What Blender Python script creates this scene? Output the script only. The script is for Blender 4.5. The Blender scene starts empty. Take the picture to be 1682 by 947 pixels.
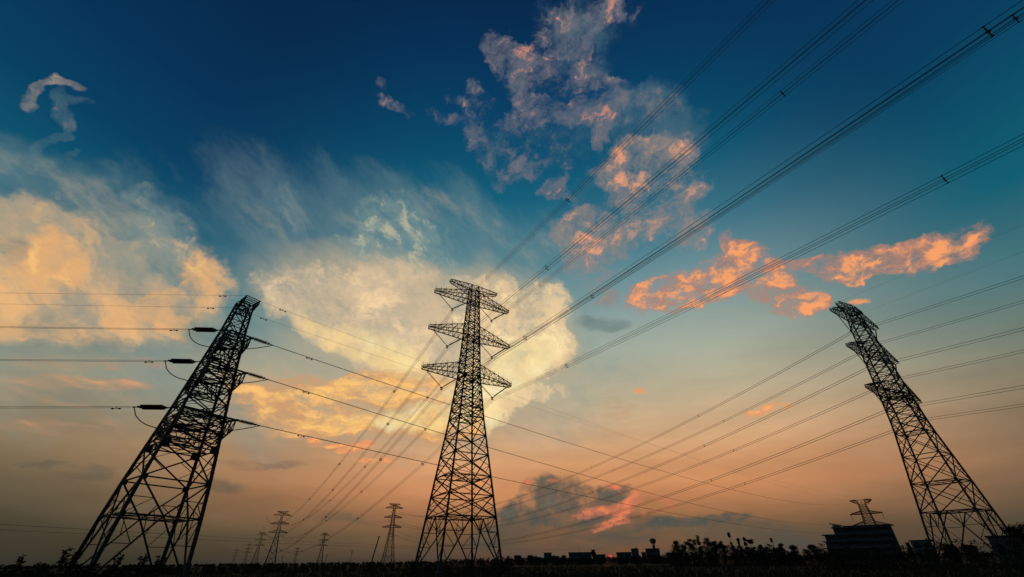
import bpy, math, random
import numpy as np
from mathutils import Vector, Matrix

R = math.radians
scene = bpy.context.scene
COL = scene.collection

# ------------------------------------------------------------------ camera
cam_data = bpy.data.cameras.new('camera')
cam_data.sensor_width = 36.0
cam_data.lens = 36.0 * 685.0 / 1682.0
cam_data.clip_start = 0.1
cam_data.clip_end = 30000.0
cam = bpy.data.objects.new('camera', cam_data)
COL.objects.link(cam)
cam.location = (0.0, 0.0, 1.6)
cam.rotation_mode = 'QUATERNION'
_fwd = Matrix.Rotation(R(90.0 + 33.2), 4, 'X')
_roll = Matrix.Rotation(R(-0.71), 4, 'Z')
cam.rotation_quaternion = (_fwd @ _roll).to_quaternion()
scene.camera = cam

scene.view_settings.view_transform = 'Standard'
scene.view_settings.look = 'None'
scene.view_settings.gamma = 1.0
scene.view_settings.exposure = 0.0
scene.view_settings.use_curve_mapping = False
scene.render.engine = 'CYCLES'
scene.cycles.max_bounces = 2
scene.cycles.use_adaptive_sampling = True
scene.cycles.adaptive_threshold = 0.01
scene.cycles.adaptive_min_samples = 64
scene.cycles.use_denoising = True
scene.cycles.pixel_filter_type = 'BLACKMAN_HARRIS'
scene.cycles.filter_width = 1.5

SUN_AZ, SUN_EL = 10.86, 0.35


def lin(c):
    out = []
    for v in c:
        v = v / 255.0
        out.append(v / 12.92 if v <= 0.04045 else ((v + 0.055) / 1.055) ** 2.4)
    return (out[0], out[1], out[2], 1.0)


# ------------------------------------------------------------------ sky
# Cloud banks as soft ellipses of the celestial sphere:
# (azimuth from north, elevation, semi-axis, semi-axis, roll, weight), all angles in degrees.
CLOUDS = {
    'veil': [(-55.05,27.06,11.8,8.01,4.61,0.8), (-23.5,33.92,27.41,13.83,-8.78,0.75), (-12.6,37.94,15.45,13.12,-23.63,0.6), (-58.65,28.83,6.14,5.18,24.16,0.7), (1.91,33.46,14.71,13.38,-1.8,0.6), (-20.73,21.63,39.02,13.37,1.52,0.75), (-46.94,16.48,17.54,8.31,13.75,0.7), (-35.74,20.58,11.16,5.47,11.82,0.4), (-8.86,42.35,7.74,5.23,-24.08,0.35), (-49.96,30.44,4.05,3.61,87.4,0.4)],
    'wash': [(-7.41,30.85,7.93,5.98,2.78,0.6), (-19.51,28.1,19.67,10.11,-6.56,0.8), (-9.49,27.43,16.95,11.8,2.93,0.8), (-20.43,20.13,21.21,6.01,1.06,0.8), (0.73,25.99,10.62,10.54,4.87,0.6), (-12.08,18.5,14.96,6.15,2.6,0.7), (-45.4,16.28,15.64,4.65,10.0,0.35)],
    'cirrus': [(-40.38,39.27,8.68,3.08,-20.21,0.6), (-34.57,39.83,7.48,3.42,-34.37,0.5), (-40.87,35.24,7.97,2.08,-32.85,0.45), (-30.35,43.47,6.52,2.17,-11.31,0.3), (-34.9,34.25,6.68,2.7,-46.13,0.5), (-35.35,45.79,4.16,1.69,-42.15,0.25)],
    'left': [(-49.05,25.32,10.08,5.8,9.14,0.7), (-43.35,25.46,6.3,4.94,-67.94,0.5), (-53.88,23.15,9.38,6.0,-2.32,0.9), (-56.66,24.24,5.38,4.65,-0.62,0.8), (-46.86,24.18,9.06,5.42,39.05,0.9), (-53.55,20.83,5.82,4.85,22.27,0.8), (-48.25,20.4,11.74,3.39,12.83,0.6), (-51.73,25.46,5.15,2.54,-18.2,0.6), (-55.34,27.56,5.23,3.37,-13.15,0.35)],
    'left_lump': [(-54.39,24.55,2.75,1.82,-14.51,1.0), (-54.79,21.97,3.13,2.62,28.54,1.0), (-52.63,23.41,2.2,1.4,-28.8,0.6), (-42.75,27.24,3.61,1.88,-76.62,1.0), (-42.96,24.54,4.07,2.1,67.23,0.9), (-44.99,23.16,4.66,2.22,34.8,0.8), (-46.89,24.85,3.0,2.0,23.38,0.4), (-54.67,19.75,2.2,1.37,23.3,0.6)],
    'left_wisp': [(-50.72,31.33,2.37,1.26,83.03,0.8), (-48.48,31.31,2.83,2.25,63.1,0.8), (-46.02,30.71,2.7,1.95,-76.59,0.8), (-50.14,28.8,2.22,0.75,72.52,1.0), (-45.65,28.49,2.9,1.66,10.99,0.8), (-51.06,33.59,1.99,1.52,46.13,0.6), (-48.85,28.86,1.96,1.58,35.72,0.5), (-45.86,32.24,1.51,1.24,38.7,0.5), (-49.32,25.88,3.72,1.87,-4.43,0.5)],
    'plume': [(-63.46,36.07,1.25,0.42,-68.67,1.0), (-63.67,37.17,0.75,0.47,-74.21,1.0), (-63.42,38.07,1.29,0.35,61.59,1.0), (-62.51,38.84,1.21,0.36,45.95,1.0), (-61.51,39.28,0.69,0.39,18.93,0.9), (-62.84,35.48,0.54,0.39,88.39,0.5)],
    'plume_faint': [(-61.98,37.4,1.21,0.78,-75.12,0.8), (-61.01,36.63,1.54,0.81,-67.53,0.8), (-60.04,35.69,1.37,0.54,-63.93,0.9), (-60.01,34.57,1.22,0.52,63.52,0.9), (-60.31,33.21,1.17,0.53,78.89,0.9), (-59.79,31.94,1.71,0.68,-64.05,0.7), (-58.89,31.91,1.82,1.0,45.68,0.4), (-61.05,38.2,1.2,0.51,36.34,0.6), (-57.71,30.8,1.77,0.78,-49.63,0.8), (-56.21,29.6,1.08,0.61,-67.23,0.8), (-58.24,33.92,0.72,0.48,-73.66,0.4), (-57.34,29.69,1.93,1.63,71.68,0.5), (-54.28,33.01,1.51,0.94,-70.23,0.35), (-62.35,34.91,0.83,0.43,-67.05,0.4)],
    'centre': [(-23.49,30.29,13.01,5.77,2.79,0.7), (-10.07,28.63,10.45,6.56,-6.44,0.7), (-11.97,33.04,7.8,3.95,-14.6,0.5), (-31.69,27.41,4.29,2.31,-9.3,0.35), (-25.26,27.2,11.68,4.1,-12.47,0.8), (-17.65,25.12,15.02,4.98,-17.69,1.0), (-11.67,22.44,11.52,4.55,-8.46,0.9), (-28.92,29.99,5.52,3.4,14.63,0.4), (-15.13,28.62,10.18,5.16,-9.15,0.8), (-7.54,25.89,10.48,9.16,-0.12,0.6), (-12.9,18.45,8.68,4.91,2.0,0.5), (-7.13,19.48,7.7,5.02,0.52,0.5), (-26.07,33.4,7.04,2.45,36.0,0.3)],
    'centre_edge': [(-21.01,22.99,10.91,1.56,-16.74,0.9), (-14.12,21.49,7.59,1.73,-15.39,0.8), (-26.32,25.06,5.8,1.17,-18.56,0.6), (-12.76,17.32,6.14,2.2,7.6,0.8), (-17.94,24.3,7.46,2.23,-13.73,0.6)],
    'bright': [(1.72,28.04,7.33,6.64,-0.87,0.9), (3.89,24.68,6.07,3.91,9.75,1.0), (0.64,21.76,7.59,3.09,23.45,1.0), (-2.49,25.19,7.87,5.95,-88.93,0.8), (-4.6,20.32,6.35,5.19,-86.23,0.7), (-6.82,29.22,6.63,5.94,-85.32,0.5), (5.82,26.23,3.16,2.63,-1.88,0.8), (-0.27,19.15,5.97,1.51,7.13,0.8), (-2.64,16.74,2.95,1.8,82.43,0.9), (0.87,31.81,8.03,4.01,-1.16,0.4), (-7.04,17.92,7.65,3.22,1.11,0.6), (4.9,19.42,3.88,1.01,2.61,0.5)],
    'cirrus_top': [(-21.54,41.39,4.67,3.21,26.88,1.0), (-22.33,38.59,4.11,2.76,15.45,0.8), (-18.06,39.72,4.96,3.86,-8.54,0.7), (-14.49,36.92,7.66,4.44,-22.79,0.6), (-20.35,36.51,7.37,2.55,11.9,0.6), (-25.21,36.8,4.7,2.49,15.81,0.4), (-10.84,40.56,5.24,2.58,36.34,0.35), (-24.59,41.34,2.37,1.71,19.79,0.5)],
    'glow': [(3.45,25.1,5.29,3.14,12.77,0.6), (-17.87,23.91,8.69,2.47,-13.81,0.7), (2.29,23.34,6.06,2.86,22.91,1.0), (-0.25,20.73,6.52,2.05,18.86,0.9), (-11.75,15.48,6.72,2.16,6.94,1.0), (-3.12,15.67,2.67,1.27,85.92,1.0), (-17.95,15.13,7.03,1.39,0.93,0.6), (-5.43,19.52,6.46,5.03,-0.74,0.5)],
    'lower': [(-28.14,15.43,8.89,3.02,-2.21,1.0), (-31.05,16.22,5.08,1.68,-5.32,0.8), (-24.46,14.59,6.5,1.77,2.1,0.8), (-20.32,15.68,12.56,3.47,4.52,1.0), (-11.03,16.26,9.87,4.12,6.62,1.0), (-23.05,17.97,14.78,2.77,-1.71,0.8), (-31.41,15.68,3.01,1.46,-5.25,0.7), (-15.43,19.06,9.76,3.67,3.87,0.8), (-6.22,18.33,6.41,3.73,0.49,0.8), (-34.39,15.69,1.47,0.52,8.46,0.7), (-16.32,14.51,8.2,0.82,7.41,0.7), (-8.45,14.47,4.97,1.19,1.28,0.7)],
    'streaks': [(14.14,16.69,3.17,2.4,0.4,0.45), (-47.51,14.68,5.91,0.79,8.8,1.0), (-49.91,13.4,3.67,0.81,2.41,0.6), (-47.28,12.69,2.25,0.33,1.47,0.9), (-43.58,15.5,2.93,0.67,12.87,0.7), (-50.64,12.42,3.46,0.64,5.96,0.4), (-46.51,16.59,8.88,1.3,15.62,0.5), (-42.9,11.49,12.08,1.26,9.44,0.35), (-45.9,9.11,6.9,0.66,8.19,0.25)],
    'bits': [(-24.78,12.15,1.16,0.64,0.97,1.0), (-19.94,11.81,2.61,0.79,15.06,1.0), (-22.43,11.85,1.73,0.33,3.83,0.8), (-17.33,10.57,2.93,0.44,5.34,0.9), (-20.95,13.27,0.67,0.22,3.44,0.7), (17.22,18.3,1.43,0.48,-5.76,0.8), (31.76,14.32,3.35,0.71,3.95,0.7), (44.0,23.22,1.11,0.41,-14.71,0.9), (-4.21,8.42,1.69,0.66,-0.35,0.4)],
    'pink': [(28.51,64.27,2.16,1.6,-49.73,0.9), (17.01,63.97,5.49,3.13,-6.84,1.0), (9.66,63.95,1.6,0.98,-10.71,0.5), (-1.3,62.95,2.9,1.89,-25.06,1.0), (1.46,61.27,3.46,2.34,-23.61,1.0), (7.93,59.88,3.57,1.69,-16.27,0.7), (14.61,59.94,4.86,2.74,-6.95,0.8), (5.76,57.28,4.57,1.69,-32.41,1.0), (11.98,55.73,6.1,2.24,-18.18,1.0), (17.05,54.72,3.37,2.46,-19.29,0.6), (18.63,51.74,2.28,1.72,59.42,1.0), (-8.0,58.96,1.61,0.9,-18.97,0.7), (-9.78,57.47,2.41,1.1,8.29,0.6), (-7.92,53.89,3.94,1.87,-75.57,0.7), (-15.25,54.97,2.82,1.04,-6.42,0.6), (-2.04,49.74,3.59,3.44,5.99,0.8), (2.71,50.31,3.56,3.19,8.03,0.7), (-28.74,56.08,1.27,1.1,53.0,0.7), (-26.27,54.37,2.89,0.88,10.28,0.7), (8.09,46.11,2.59,1.76,-35.28,1.0), (9.59,50.43,5.44,2.52,84.28,0.35), (11.56,43.38,2.06,1.27,-76.27,0.6), (22.98,57.73,1.17,1.02,-42.29,0.4), (3.7,54.89,3.72,2.31,-4.15,0.35), (17.46,57.85,4.74,2.12,-25.13,0.5), (-5.18,56.32,3.39,2.45,-89.17,0.3), (-12.94,57.21,2.84,0.89,1.53,0.4), (12.32,62.15,4.62,2.02,-12.26,0.4), (31.02,62.52,2.19,1.79,-48.36,0.4)],
    'grey_high': [(28.82,53.35,6.22,3.74,-28.61,0.7), (27.0,50.09,8.33,5.46,-44.09,0.8), (32.64,49.97,5.57,4.27,-38.77,0.4), (19.07,64.82,6.63,3.73,-20.26,0.5), (19.06,61.65,5.69,3.97,-22.21,0.5), (0.24,52.02,6.33,4.8,-0.83,0.4), (14.45,52.52,6.15,4.65,-16.43,0.4), (17.97,43.44,7.48,5.0,-15.43,0.4), (25.88,41.77,7.05,4.84,-22.13,0.4)],
    'pink_mid': [(23.9,46.61,6.41,3.87,-5.5,1.0), (28.94,46.87,5.15,3.43,-27.53,0.7), (30.06,42.22,3.85,3.04,-30.56,0.7), (20.47,44.58,2.98,2.26,13.63,0.7), (13.46,40.06,5.12,3.38,-0.26,1.0), (18.22,38.12,6.21,2.32,8.38,1.0), (12.46,37.3,3.88,2.36,-8.83,0.7), (10.59,35.01,2.09,1.59,-7.32,0.7), (15.23,30.75,2.29,1.82,-8.1,0.7), (14.27,33.35,2.56,2.09,-9.15,0.5), (29.02,37.57,4.47,2.69,2.33,0.55), (30.18,35.8,2.89,1.69,-21.03,0.7), (24.2,39.77,2.39,1.97,-23.26,0.35), (22.7,38.08,2.17,1.75,-19.4,0.4), (17.58,41.89,7.46,2.04,-2.66,0.4), (26.68,43.96,7.04,5.91,-31.48,0.4), (9.68,39.65,2.64,2.59,-53.3,0.4), (14.23,35.84,5.13,2.61,-9.42,0.4)],
    'orange': [(21.21,30.47,3.58,2.95,13.39,1.0), (25.38,29.96,6.3,3.23,-8.4,1.0), (30.17,29.29,5.92,2.65,-5.05,1.0), (33.18,30.95,3.94,3.18,38.25,0.9), (36.03,31.21,4.44,1.98,-56.55,0.9), (34.87,33.39,2.83,1.94,-70.84,0.8), (33.65,34.89,1.53,1.0,74.01,0.7), (37.24,29.04,3.22,2.78,-68.96,0.6), (37.73,25.58,3.92,2.31,-32.78,1.0), (39.66,24.59,1.56,1.49,57.39,0.9), (36.63,27.19,2.42,1.77,-19.53,0.5), (41.42,28.58,2.23,1.13,-17.55,0.8), (44.32,27.12,3.61,2.18,-18.16,1.0), (47.46,26.76,3.82,2.09,-15.64,1.0), (49.95,26.14,3.4,1.89,-16.75,1.0), (52.24,25.52,2.88,1.33,-18.13,1.0), (54.09,25.32,1.69,0.94,-11.87,0.8), (43.78,25.98,1.55,1.09,-24.51,0.8), (53.64,26.24,2.93,1.07,-14.02,0.5), (55.66,25.61,1.15,1.0,-56.37,0.35), (28.81,31.38,4.7,2.2,5.89,0.3)],
    'rim': [(10.22,4.99,4.4,0.91,10.92,1.0), (13.49,5.4,2.3,0.9,28.34,1.0), (14.66,6.52,0.96,0.77,66.59,0.8), (1.76,8.17,0.73,0.55,0.37,0.9), (5.13,8.31,1.08,0.33,-1.14,0.9), (12.09,7.61,1.49,0.43,-6.36,0.9), (11.1,3.58,3.87,0.59,10.93,0.8), (16.93,5.91,2.84,0.61,-2.04,0.5), (15.44,4.58,4.47,0.78,8.98,0.45)],
    'dark': [(3.38,6.85,3.35,2.57,1.59,1.0), (6.04,7.27,3.57,1.94,-0.14,1.0), (10.06,6.69,4.2,1.26,1.34,1.0), (13.16,6.97,1.64,1.03,17.16,1.0), (0.34,5.83,2.36,1.06,11.92,0.9), (6.23,5.08,4.9,2.28,-0.23,1.0), (3.25,4.36,8.18,1.44,-0.81,0.8), (8.44,5.23,4.67,1.23,7.61,0.8), (21.25,3.76,6.18,0.66,2.63,0.7), (24.73,3.92,3.28,0.47,-2.21,0.7), (17.22,3.29,5.4,0.76,5.65,0.6)],
    'smudge_low': [(-43.44,7.33,2.99,0.84,8.5,0.8), (-46.67,7.63,2.16,0.47,6.18,0.7), (-32.66,6.85,3.47,0.83,2.73,0.8), (-29.68,9.47,5.67,0.8,4.37,0.5), (-37.82,4.64,6.74,0.83,2.51,0.5), (-20.17,4.35,8.31,0.77,0.84,0.5), (31.68,9.86,5.63,0.58,1.8,0.3)],
    'murk': [(7.94,0.48,26.49,2.25,-0.63,0.9), (22.34,0.69,15.42,1.77,-0.75,0.7), (17.37,4.02,12.8,3.91,-0.92,0.35), (6.07,3.05,13.73,2.99,-0.76,1.0), (14.3,1.99,19.33,2.47,-0.99,1.0), (23.99,2.33,13.58,1.61,1.3,0.8), (29.43,1.35,10.35,1.69,-0.98,0.6), (1.0,2.19,6.88,1.97,-0.57,0.7)],
    'smudge': [(13.95,27.62,4.58,1.3,-10.28,1.0), (8.18,22.44,2.87,1.78,21.11,0.45), (-56.86,23.82,1.55,1.31,-72.83,0.7), (26.76,30.29,2.5,1.23,-15.08,0.5), (32.59,31.52,2.11,1.66,-21.66,0.5), (-49.94,17.97,6.95,1.97,14.16,0.55), (-39.68,21.01,5.5,2.97,-12.55,0.5), (-51.7,19.76,3.76,1.05,6.8,0.4), (-40.94,15.45,7.86,1.57,11.76,0.4)],
}


world = bpy.data.worlds.new('World')
scene.world = world
world.use_nodes = True
world.cycles.sampling_method = 'MANUAL'
world.cycles.sample_map_resolution = 256
NT = world.node_tree
NT.nodes.clear()
LK = NT.links


def node(kind, **props):
    n = NT.nodes.new(kind)
    for k, v in props.items():
        setattr(n, k, v)
    return n


def plug(sock, val):
    if isinstance(val, bpy.types.NodeSocket):
        LK.new(val, sock)
    else:
        sock.default_value = val


def fmath(op, a, b=None, c=None, clamp=False):
    n = node('ShaderNodeMath', operation=op, use_clamp=clamp)
    for i, v in enumerate((a, b, c)):
        if v is not None:
            plug(n.inputs[i], v)
    return n.outputs[0]


def vmath(op, a, b=None, c=None, scale=None):
    n = node('ShaderNodeVectorMath', operation=op)
    for i, v in enumerate((a, b, c)):
        if v is not None:
            plug(n.inputs[i], v)
    if scale is not None:
        plug(n.inputs['Scale'], scale)
    return n.outputs[0]


def smooth(v, lo, hi, a=0.0, b=1.0):
    n = node('ShaderNodeMapRange', interpolation_type='SMOOTHSTEP')
    plug(n.inputs[0], v)
    for i, x in zip((1, 2, 3, 4), (lo, hi, a, b)):
        n.inputs[i].default_value = x
    return n.outputs[0]


def mixc(f, a, b):
    n = node('ShaderNodeMix', data_type='RGBA')
    plug(n.inputs[0], f)
    plug(n.inputs[6], a)
    plug(n.inputs[7], b)
    return n.outputs[2]


def noise(vec, scale, detail=6.0, rough=0.55, dist=0.0, color=False):
    n = node('ShaderNodeTexNoise')
    plug(n.inputs['Vector'], vec)
    n.inputs['Scale'].default_value = scale
    n.inputs['Detail'].default_value = detail
    n.inputs['Roughness'].default_value = rough
    n.inputs['Distortion'].default_value = dist
    return n.outputs['Color'] if color else n.outputs[0]


tc = node('ShaderNodeTexCoord')
DIR = vmath('NORMALIZE', tc.outputs['Generated'])
sep = node('ShaderNodeSeparateXYZ')
LK.new(DIR, sep.inputs[0])
EL = fmath('DIVIDE', fmath('ARCSINE', sep.outputs[2]), R(90.0))
AZ = fmath('MULTIPLY', fmath('ARCTAN2', sep.outputs[0], sep.outputs[1]), 180.0 / math.pi)


def ramp(stops):
    n = node('ShaderNodeValToRGB')
    cr = n.color_ramp
    cr.interpolation = 'LINEAR'
    while len(cr.elements) > 1:
        cr.elements.remove(cr.elements[-1])
    for i, (deg, c) in enumerate(stops):
        e = cr.elements[0] if i == 0 else cr.elements.new(deg / 90.0)
        e.position = deg / 90.0
        e.color = lin(c)
    LK.new(EL, n.inputs[0])
    return n.outputs[0]


sky_centre = ramp([(0, (54, 55, 50)), (2.5, (92, 76, 60)), (5, (158, 109, 76)), (7, (190, 127, 85)), (10, (205, 148, 103)),
                   (14, (199, 164, 125)), (18, (184, 171, 141)), (23, (162, 169, 152)), (30, (126, 153, 154)),
                   (37, (68, 122, 138)), (45, (14, 94, 120)), (50, (2, 78, 108)), (55, (0, 64, 100)), (62, (0, 48, 86)),
                   (68, (0, 37, 73)), (82, (0, 26, 58))])
sky_right = ramp([(0, (42, 50, 48)), (3, (62, 62, 55)), (7, (106, 90, 70)), (12, (122, 116, 96)), (16, (104, 119, 108)),
                  (21, (66, 112, 118)), (28.5, (6, 92, 112)), (37, (0, 72, 100)), (42, (0, 58, 91)), (55, (0, 45, 82)),
                  (75, (0, 30, 64))])
sky_left = ramp([(0, (46, 50, 42)), (3, (60, 60, 49)), (6, (98, 87, 67)), (10, (138, 116, 87)), (15, (138, 136, 114)),
                 (20, (112, 134, 128)), (25, (60, 114, 126)), (31.7, (6, 84, 110)), (38, (0, 62, 96)), (46, (0, 48, 84)),
                 (56, (0, 38, 73)), (72, (0, 30, 62))])
sky_back = ramp([(0, (20, 30, 34)), (10, (14, 42, 54)), (30, (0, 46, 66)), (60, (0, 34, 64)), (85, (0, 26, 58))])
col = mixc(smooth(AZ, 24.0, 60.0), sky_centre, sky_right)
col = mixc(smooth(AZ, -52.0, -8.0, 1.0, 0.0), col, sky_left)
col = mixc(smooth(fmath('ABSOLUTE', AZ), 75.0, 130.0), col, sky_back)

nish = node('ShaderNodeTexSky', sky_type='NISHITA')
nish.sun_disc = False
nish.sun_elevation = R(SUN_EL)
nish.sun_rotation = R(SUN_AZ)
col = vmath('ADD', col, vmath('SCALE', nish.outputs[0], scale=0.012))

# slow drift of the wind through every cloud layer
warp1 = vmath('SUBTRACT', noise(DIR, 7.0, 4.0, 0.6, color=True), (0.5, 0.5, 0.5))
warp2 = vmath('SUBTRACT', noise(DIR, 30.0, 3.0, 0.6, color=True), (0.5, 0.5, 0.5))


def dvec(az, el):
    a, e = R(az), R(el)
    return Vector((math.sin(a) * math.cos(e), math.cos(a) * math.cos(e), math.sin(e)))


def bank(vec, blobs, name):
    """sum of soft ellipses on the sphere, as a node group"""
    global NT, LK
    g = bpy.data.node_groups.new(name, 'ShaderNodeTree')
    g.interface.new_socket('Vector', in_out='INPUT', socket_type='NodeSocketVector')
    g.interface.new_socket('Value', in_out='OUTPUT', socket_type='NodeSocketFloat')
    outer = (NT, LK)
    NT, LK = g, g.links
    p = node('NodeGroupInput').outputs[0]
    acc = 0.0
    for az, el, a, b, roll, w in blobs:
        d = dvec(az, el)
        east = Vector((math.cos(R(az)), -math.sin(R(az)), 0.0))
        north = Vector((-math.sin(R(az)) * math.sin(R(el)), -math.cos(R(az)) * math.sin(R(el)), math.cos(R(el))))
        u = east * math.cos(R(roll)) + north * math.sin(R(roll))
        v = d.cross(u)
        x = vmath('DOT_PRODUCT', p, u / R(a)).node.outputs['Value']
        y = vmath('DOT_PRODUCT', p, v / R(b)).node.outputs['Value']
        r2 = fmath('MULTIPLY_ADD', y, y, fmath('MULTIPLY', x, x))
        acc = fmath('MULTIPLY_ADD', fmath('MAXIMUM', fmath('SUBTRACT', 1.0, r2), 0.0), w, acc)
    out = node('NodeGroupOutput')
    LK.new(acc, out.inputs[0])
    NT, LK = outer
    n = node('ShaderNodeGroup')
    n.node_tree = g
    plug(n.inputs[0], vec)
    return n.outputs[0]


def clouds(base, name, warp=(0.05, 0.015), scale=14.0, stretch=(1, 1, 1), detail=9.0, rough=0.6, amp=1.6, lo=0.35, hi=0.7,
           lit=(255, 220, 160), shade=(180, 160, 130), opacity=1.0, litlo=0.35, lithi=0.65, litscale=1.7, edge=0.35, cap=0.85, off=(0, 0, 0), halo=0.35,
           streak=None):
    vec = DIR
    if warp[0]:
        vec = vmath('ADD', vec, vmath('SCALE', warp1, scale=warp[0]))
    if warp[1]:
        vec = vmath('ADD', vec, vmath('SCALE', warp2, scale=warp[1]))
    f = bank(vec, CLOUDS[name], 'cloud bank ' + name)
    f = fmath('MULTIPLY', fmath('MINIMUM', f, cap), smooth(sep.outputs[1], 0.0, 0.1))
    nv = vmath('MULTIPLY_ADD', vec, stretch, off)
    if streak:                                          # draw the texture out along one heading, as wind does
        az, el, roll, k = streak
        east = Vector((math.cos(R(az)), -math.sin(R(az)), 0.0))
        north = Vector((-math.sin(R(az)) * math.sin(R(el)), -math.cos(R(az)) * math.sin(R(el)), math.cos(R(el))))
        ax = east * math.cos(R(roll)) + north * math.sin(R(roll))
        dt = vmath('DOT_PRODUCT', vec, ax).node.outputs['Value']
        nv = vmath('ADD', nv, vmath('SCALE', ax, scale=fmath('MULTIPLY', dt, -k)))
    detail = max(3.0, math.log2(900.0 / scale))
    n = noise(nv, scale, detail, rough)
    field = fmath('ADD', f, fmath('MULTIPLY', fmath('SUBTRACT', n, 0.5), amp))
    field = fmath('MULTIPLY', field, smooth(f, 0.0, 0.2))
    dens = smooth(field, lo, hi)
    n2 = noise(vmath('ADD', nv, (3.1, 1.7, 0.4)), scale * litscale, 4.0, 0.58)
    lt = fmath('ADD', n2, fmath('MULTIPLY', fmath('SUBTRACT', field, hi), edge))
    c = mixc(smooth(lt, litlo, lithi), lin(shade), lin(lit))
    if halo:                                            # thin vapour round the dense part
        base = mixc(fmath('MULTIPLY', fmath('MULTIPLY', smooth(field, lo - 0.3, hi + 0.35), smooth(f, 0.02, 0.5)), opacity * halo), base, lin(shade))
    return mixc(fmath('MULTIPLY', dens, opacity), base, c)


# uneven haze: faint long bands that thin out upwards
bands = noise(vmath('MULTIPLY', DIR, (1.0, 1.0, 5.0)), 3.2, 5.0, 0.55)
low = smooth(EL, 0.05, 0.4, 1.0, 0.0)
col = vmath('SCALE', col, scale=fmath('MULTIPLY_ADD', fmath('MULTIPLY', fmath('SUBTRACT', bands, 0.5), low), 0.9, 1.0))

col = clouds(col, 'veil', scale=9, stretch=(1, 1, 1.2), lo=0.05, hi=1.3, amp=2.6, rough=0.64, lit=(196, 182, 150), shade=(116, 140, 140), opacity=0.5, litscale=0.8, streak=(-20, 33, -42, 0.72), halo=0)
col = clouds(col, 'cirrus', scale=20, warp=(0.05, 0.02), lo=0.1, hi=1.2, amp=2.6, rough=0.66, lit=(150, 160, 150), shade=(96, 128, 138), opacity=0.34, streak=(-28, 34, -50, 0.8))
col = clouds(col, 'murk', scale=8, stretch=(1, 1, 4), warp=(0.02, 0.0), lo=0.0, hi=1.45, amp=1.6, lit=(84, 85, 76), shade=(72, 77, 71), opacity=0.92, halo=0)
col = clouds(col, 'streaks', scale=13, stretch=(1, 1, 5), warp=(0.03, 0.006), lo=0.1, hi=1.1, amp=2.2, lit=(236, 160, 106), shade=(180, 140, 108), opacity=0.7, halo=0)
col = clouds(col, 'left', scale=9, lo=0.1, hi=1.02, amp=3.2, rough=0.68, lit=(246, 188, 124), shade=(178, 160, 132), opacity=0.84, litscale=0.9, litlo=0.25, lithi=0.6, edge=0.4, streak=(-45, 22, -35, 0.6), warp=(0.08, 0.03))
col = clouds(col, 'wash', scale=6, stretch=(1, 1, 1.5), lo=0.0, hi=1.2, amp=2.0, rough=0.62, lit=(236, 198, 148), shade=(196, 176, 140), opacity=0.62, streak=(-20, 33, -42, 0.72))
col = clouds(col, 'left_wisp', scale=20, warp=(0.06, 0.03), lo=0.1, hi=1.3, amp=3.2, rough=0.66, lit=(240, 190, 140), shade=(130, 146, 140), opacity=0.55)
col = clouds(col, 'left_lump', scale=14, lo=0.15, hi=1.4, amp=3.2, rough=0.66, lit=(255, 198, 122), shade=(226, 172, 116), opacity=0.95, warp=(0.09, 0.045), cap=0.75)
col = clouds(col, 'plume_faint', warp=(0.04, 0.03), scale=26, lo=0.1, hi=1.4, amp=3.4, rough=0.66, lit=(170, 150, 134), shade=(84, 114, 126), opacity=0.4)
col = clouds(col, 'plume', warp=(0.015, 0.02), scale=22, lo=0.15, hi=1.5, amp=3.2, lit=(248, 204, 154), shade=(150, 142, 134), opacity=0.6, rough=0.7)
col = clouds(col, 'cirrus_top', scale=26, warp=(0.05, 0.03), lo=0.1, hi=1.2, amp=3.0, rough=0.68, lit=(214, 202, 164), shade=(130, 152, 148), opacity=0.55, streak=(-14, 37, -45, 0.4), halo=0.2)
col = clouds(col, 'centre', scale=10, off=(0.3, 0.1, 0), lo=0.0, hi=1.2, amp=3.8, rough=0.7, lit=(250, 214, 166), shade=(214, 188, 154), opacity=0.87, litscale=0.9, litlo=0.36, lithi=0.66, edge=0.3, warp=(0.09, 0.04), streak=(-12, 26, -25, 0.35), cap=0.75)
col = clouds(col, 'centre_edge', scale=14, lo=0.1, hi=1.3, amp=2.8, lit=(255, 230, 160), shade=(250, 214, 144), opacity=0.75, rough=0.68, halo=0.2)
col = clouds(col, 'lower', scale=10, stretch=(1, 1, 3), warp=(0.07, 0.02), lo=0.15, hi=1.0, amp=3.2, rough=0.68, lit=(255, 198, 116), shade=(206, 156, 110), opacity=0.95, litscale=0.9, halo=0.25)
col = clouds(col, 'bright', scale=17, warp=(0.08, 0.04), lo=0.1, hi=1.25, amp=3.8, rough=0.68, lit=(255, 236, 182), shade=(236, 204, 158), opacity=0.95, litscale=0.8, litlo=0.36, lithi=0.66, cap=0.7, halo=0.55)
col = clouds(col, 'glow', scale=13, lo=0.05, hi=1.1, amp=2.6, lit=(255, 246, 200), shade=(255, 232, 164), opacity=0.62, rough=0.66, halo=0)
col = clouds(col, 'grey_high', scale=15, lo=0.15, hi=1.2, amp=2.8, rough=0.66, lit=(140, 128, 126), shade=(74, 106, 122), opacity=0.6)
col = clouds(col, 'pink', scale=20, warp=(0.09, 0.04), lo=0.22, hi=1.3, amp=3.8, rough=0.7, lit=(226, 150, 120), shade=(110, 112, 122), opacity=0.8, edge=0.4, litscale=1.2, cap=0.75, streak=(6, 52, 40, 0.35))
col = clouds(col, 'pink_mid', scale=20, warp=(0.08, 0.04), lo=0.1, hi=1.35, amp=3.8, rough=0.7, lit=(244, 166, 122), shade=(146, 132, 126), opacity=0.82, edge=0.35, litscale=1.2, cap=0.75, streak=(14, 42, 30, 0.35))
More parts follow.
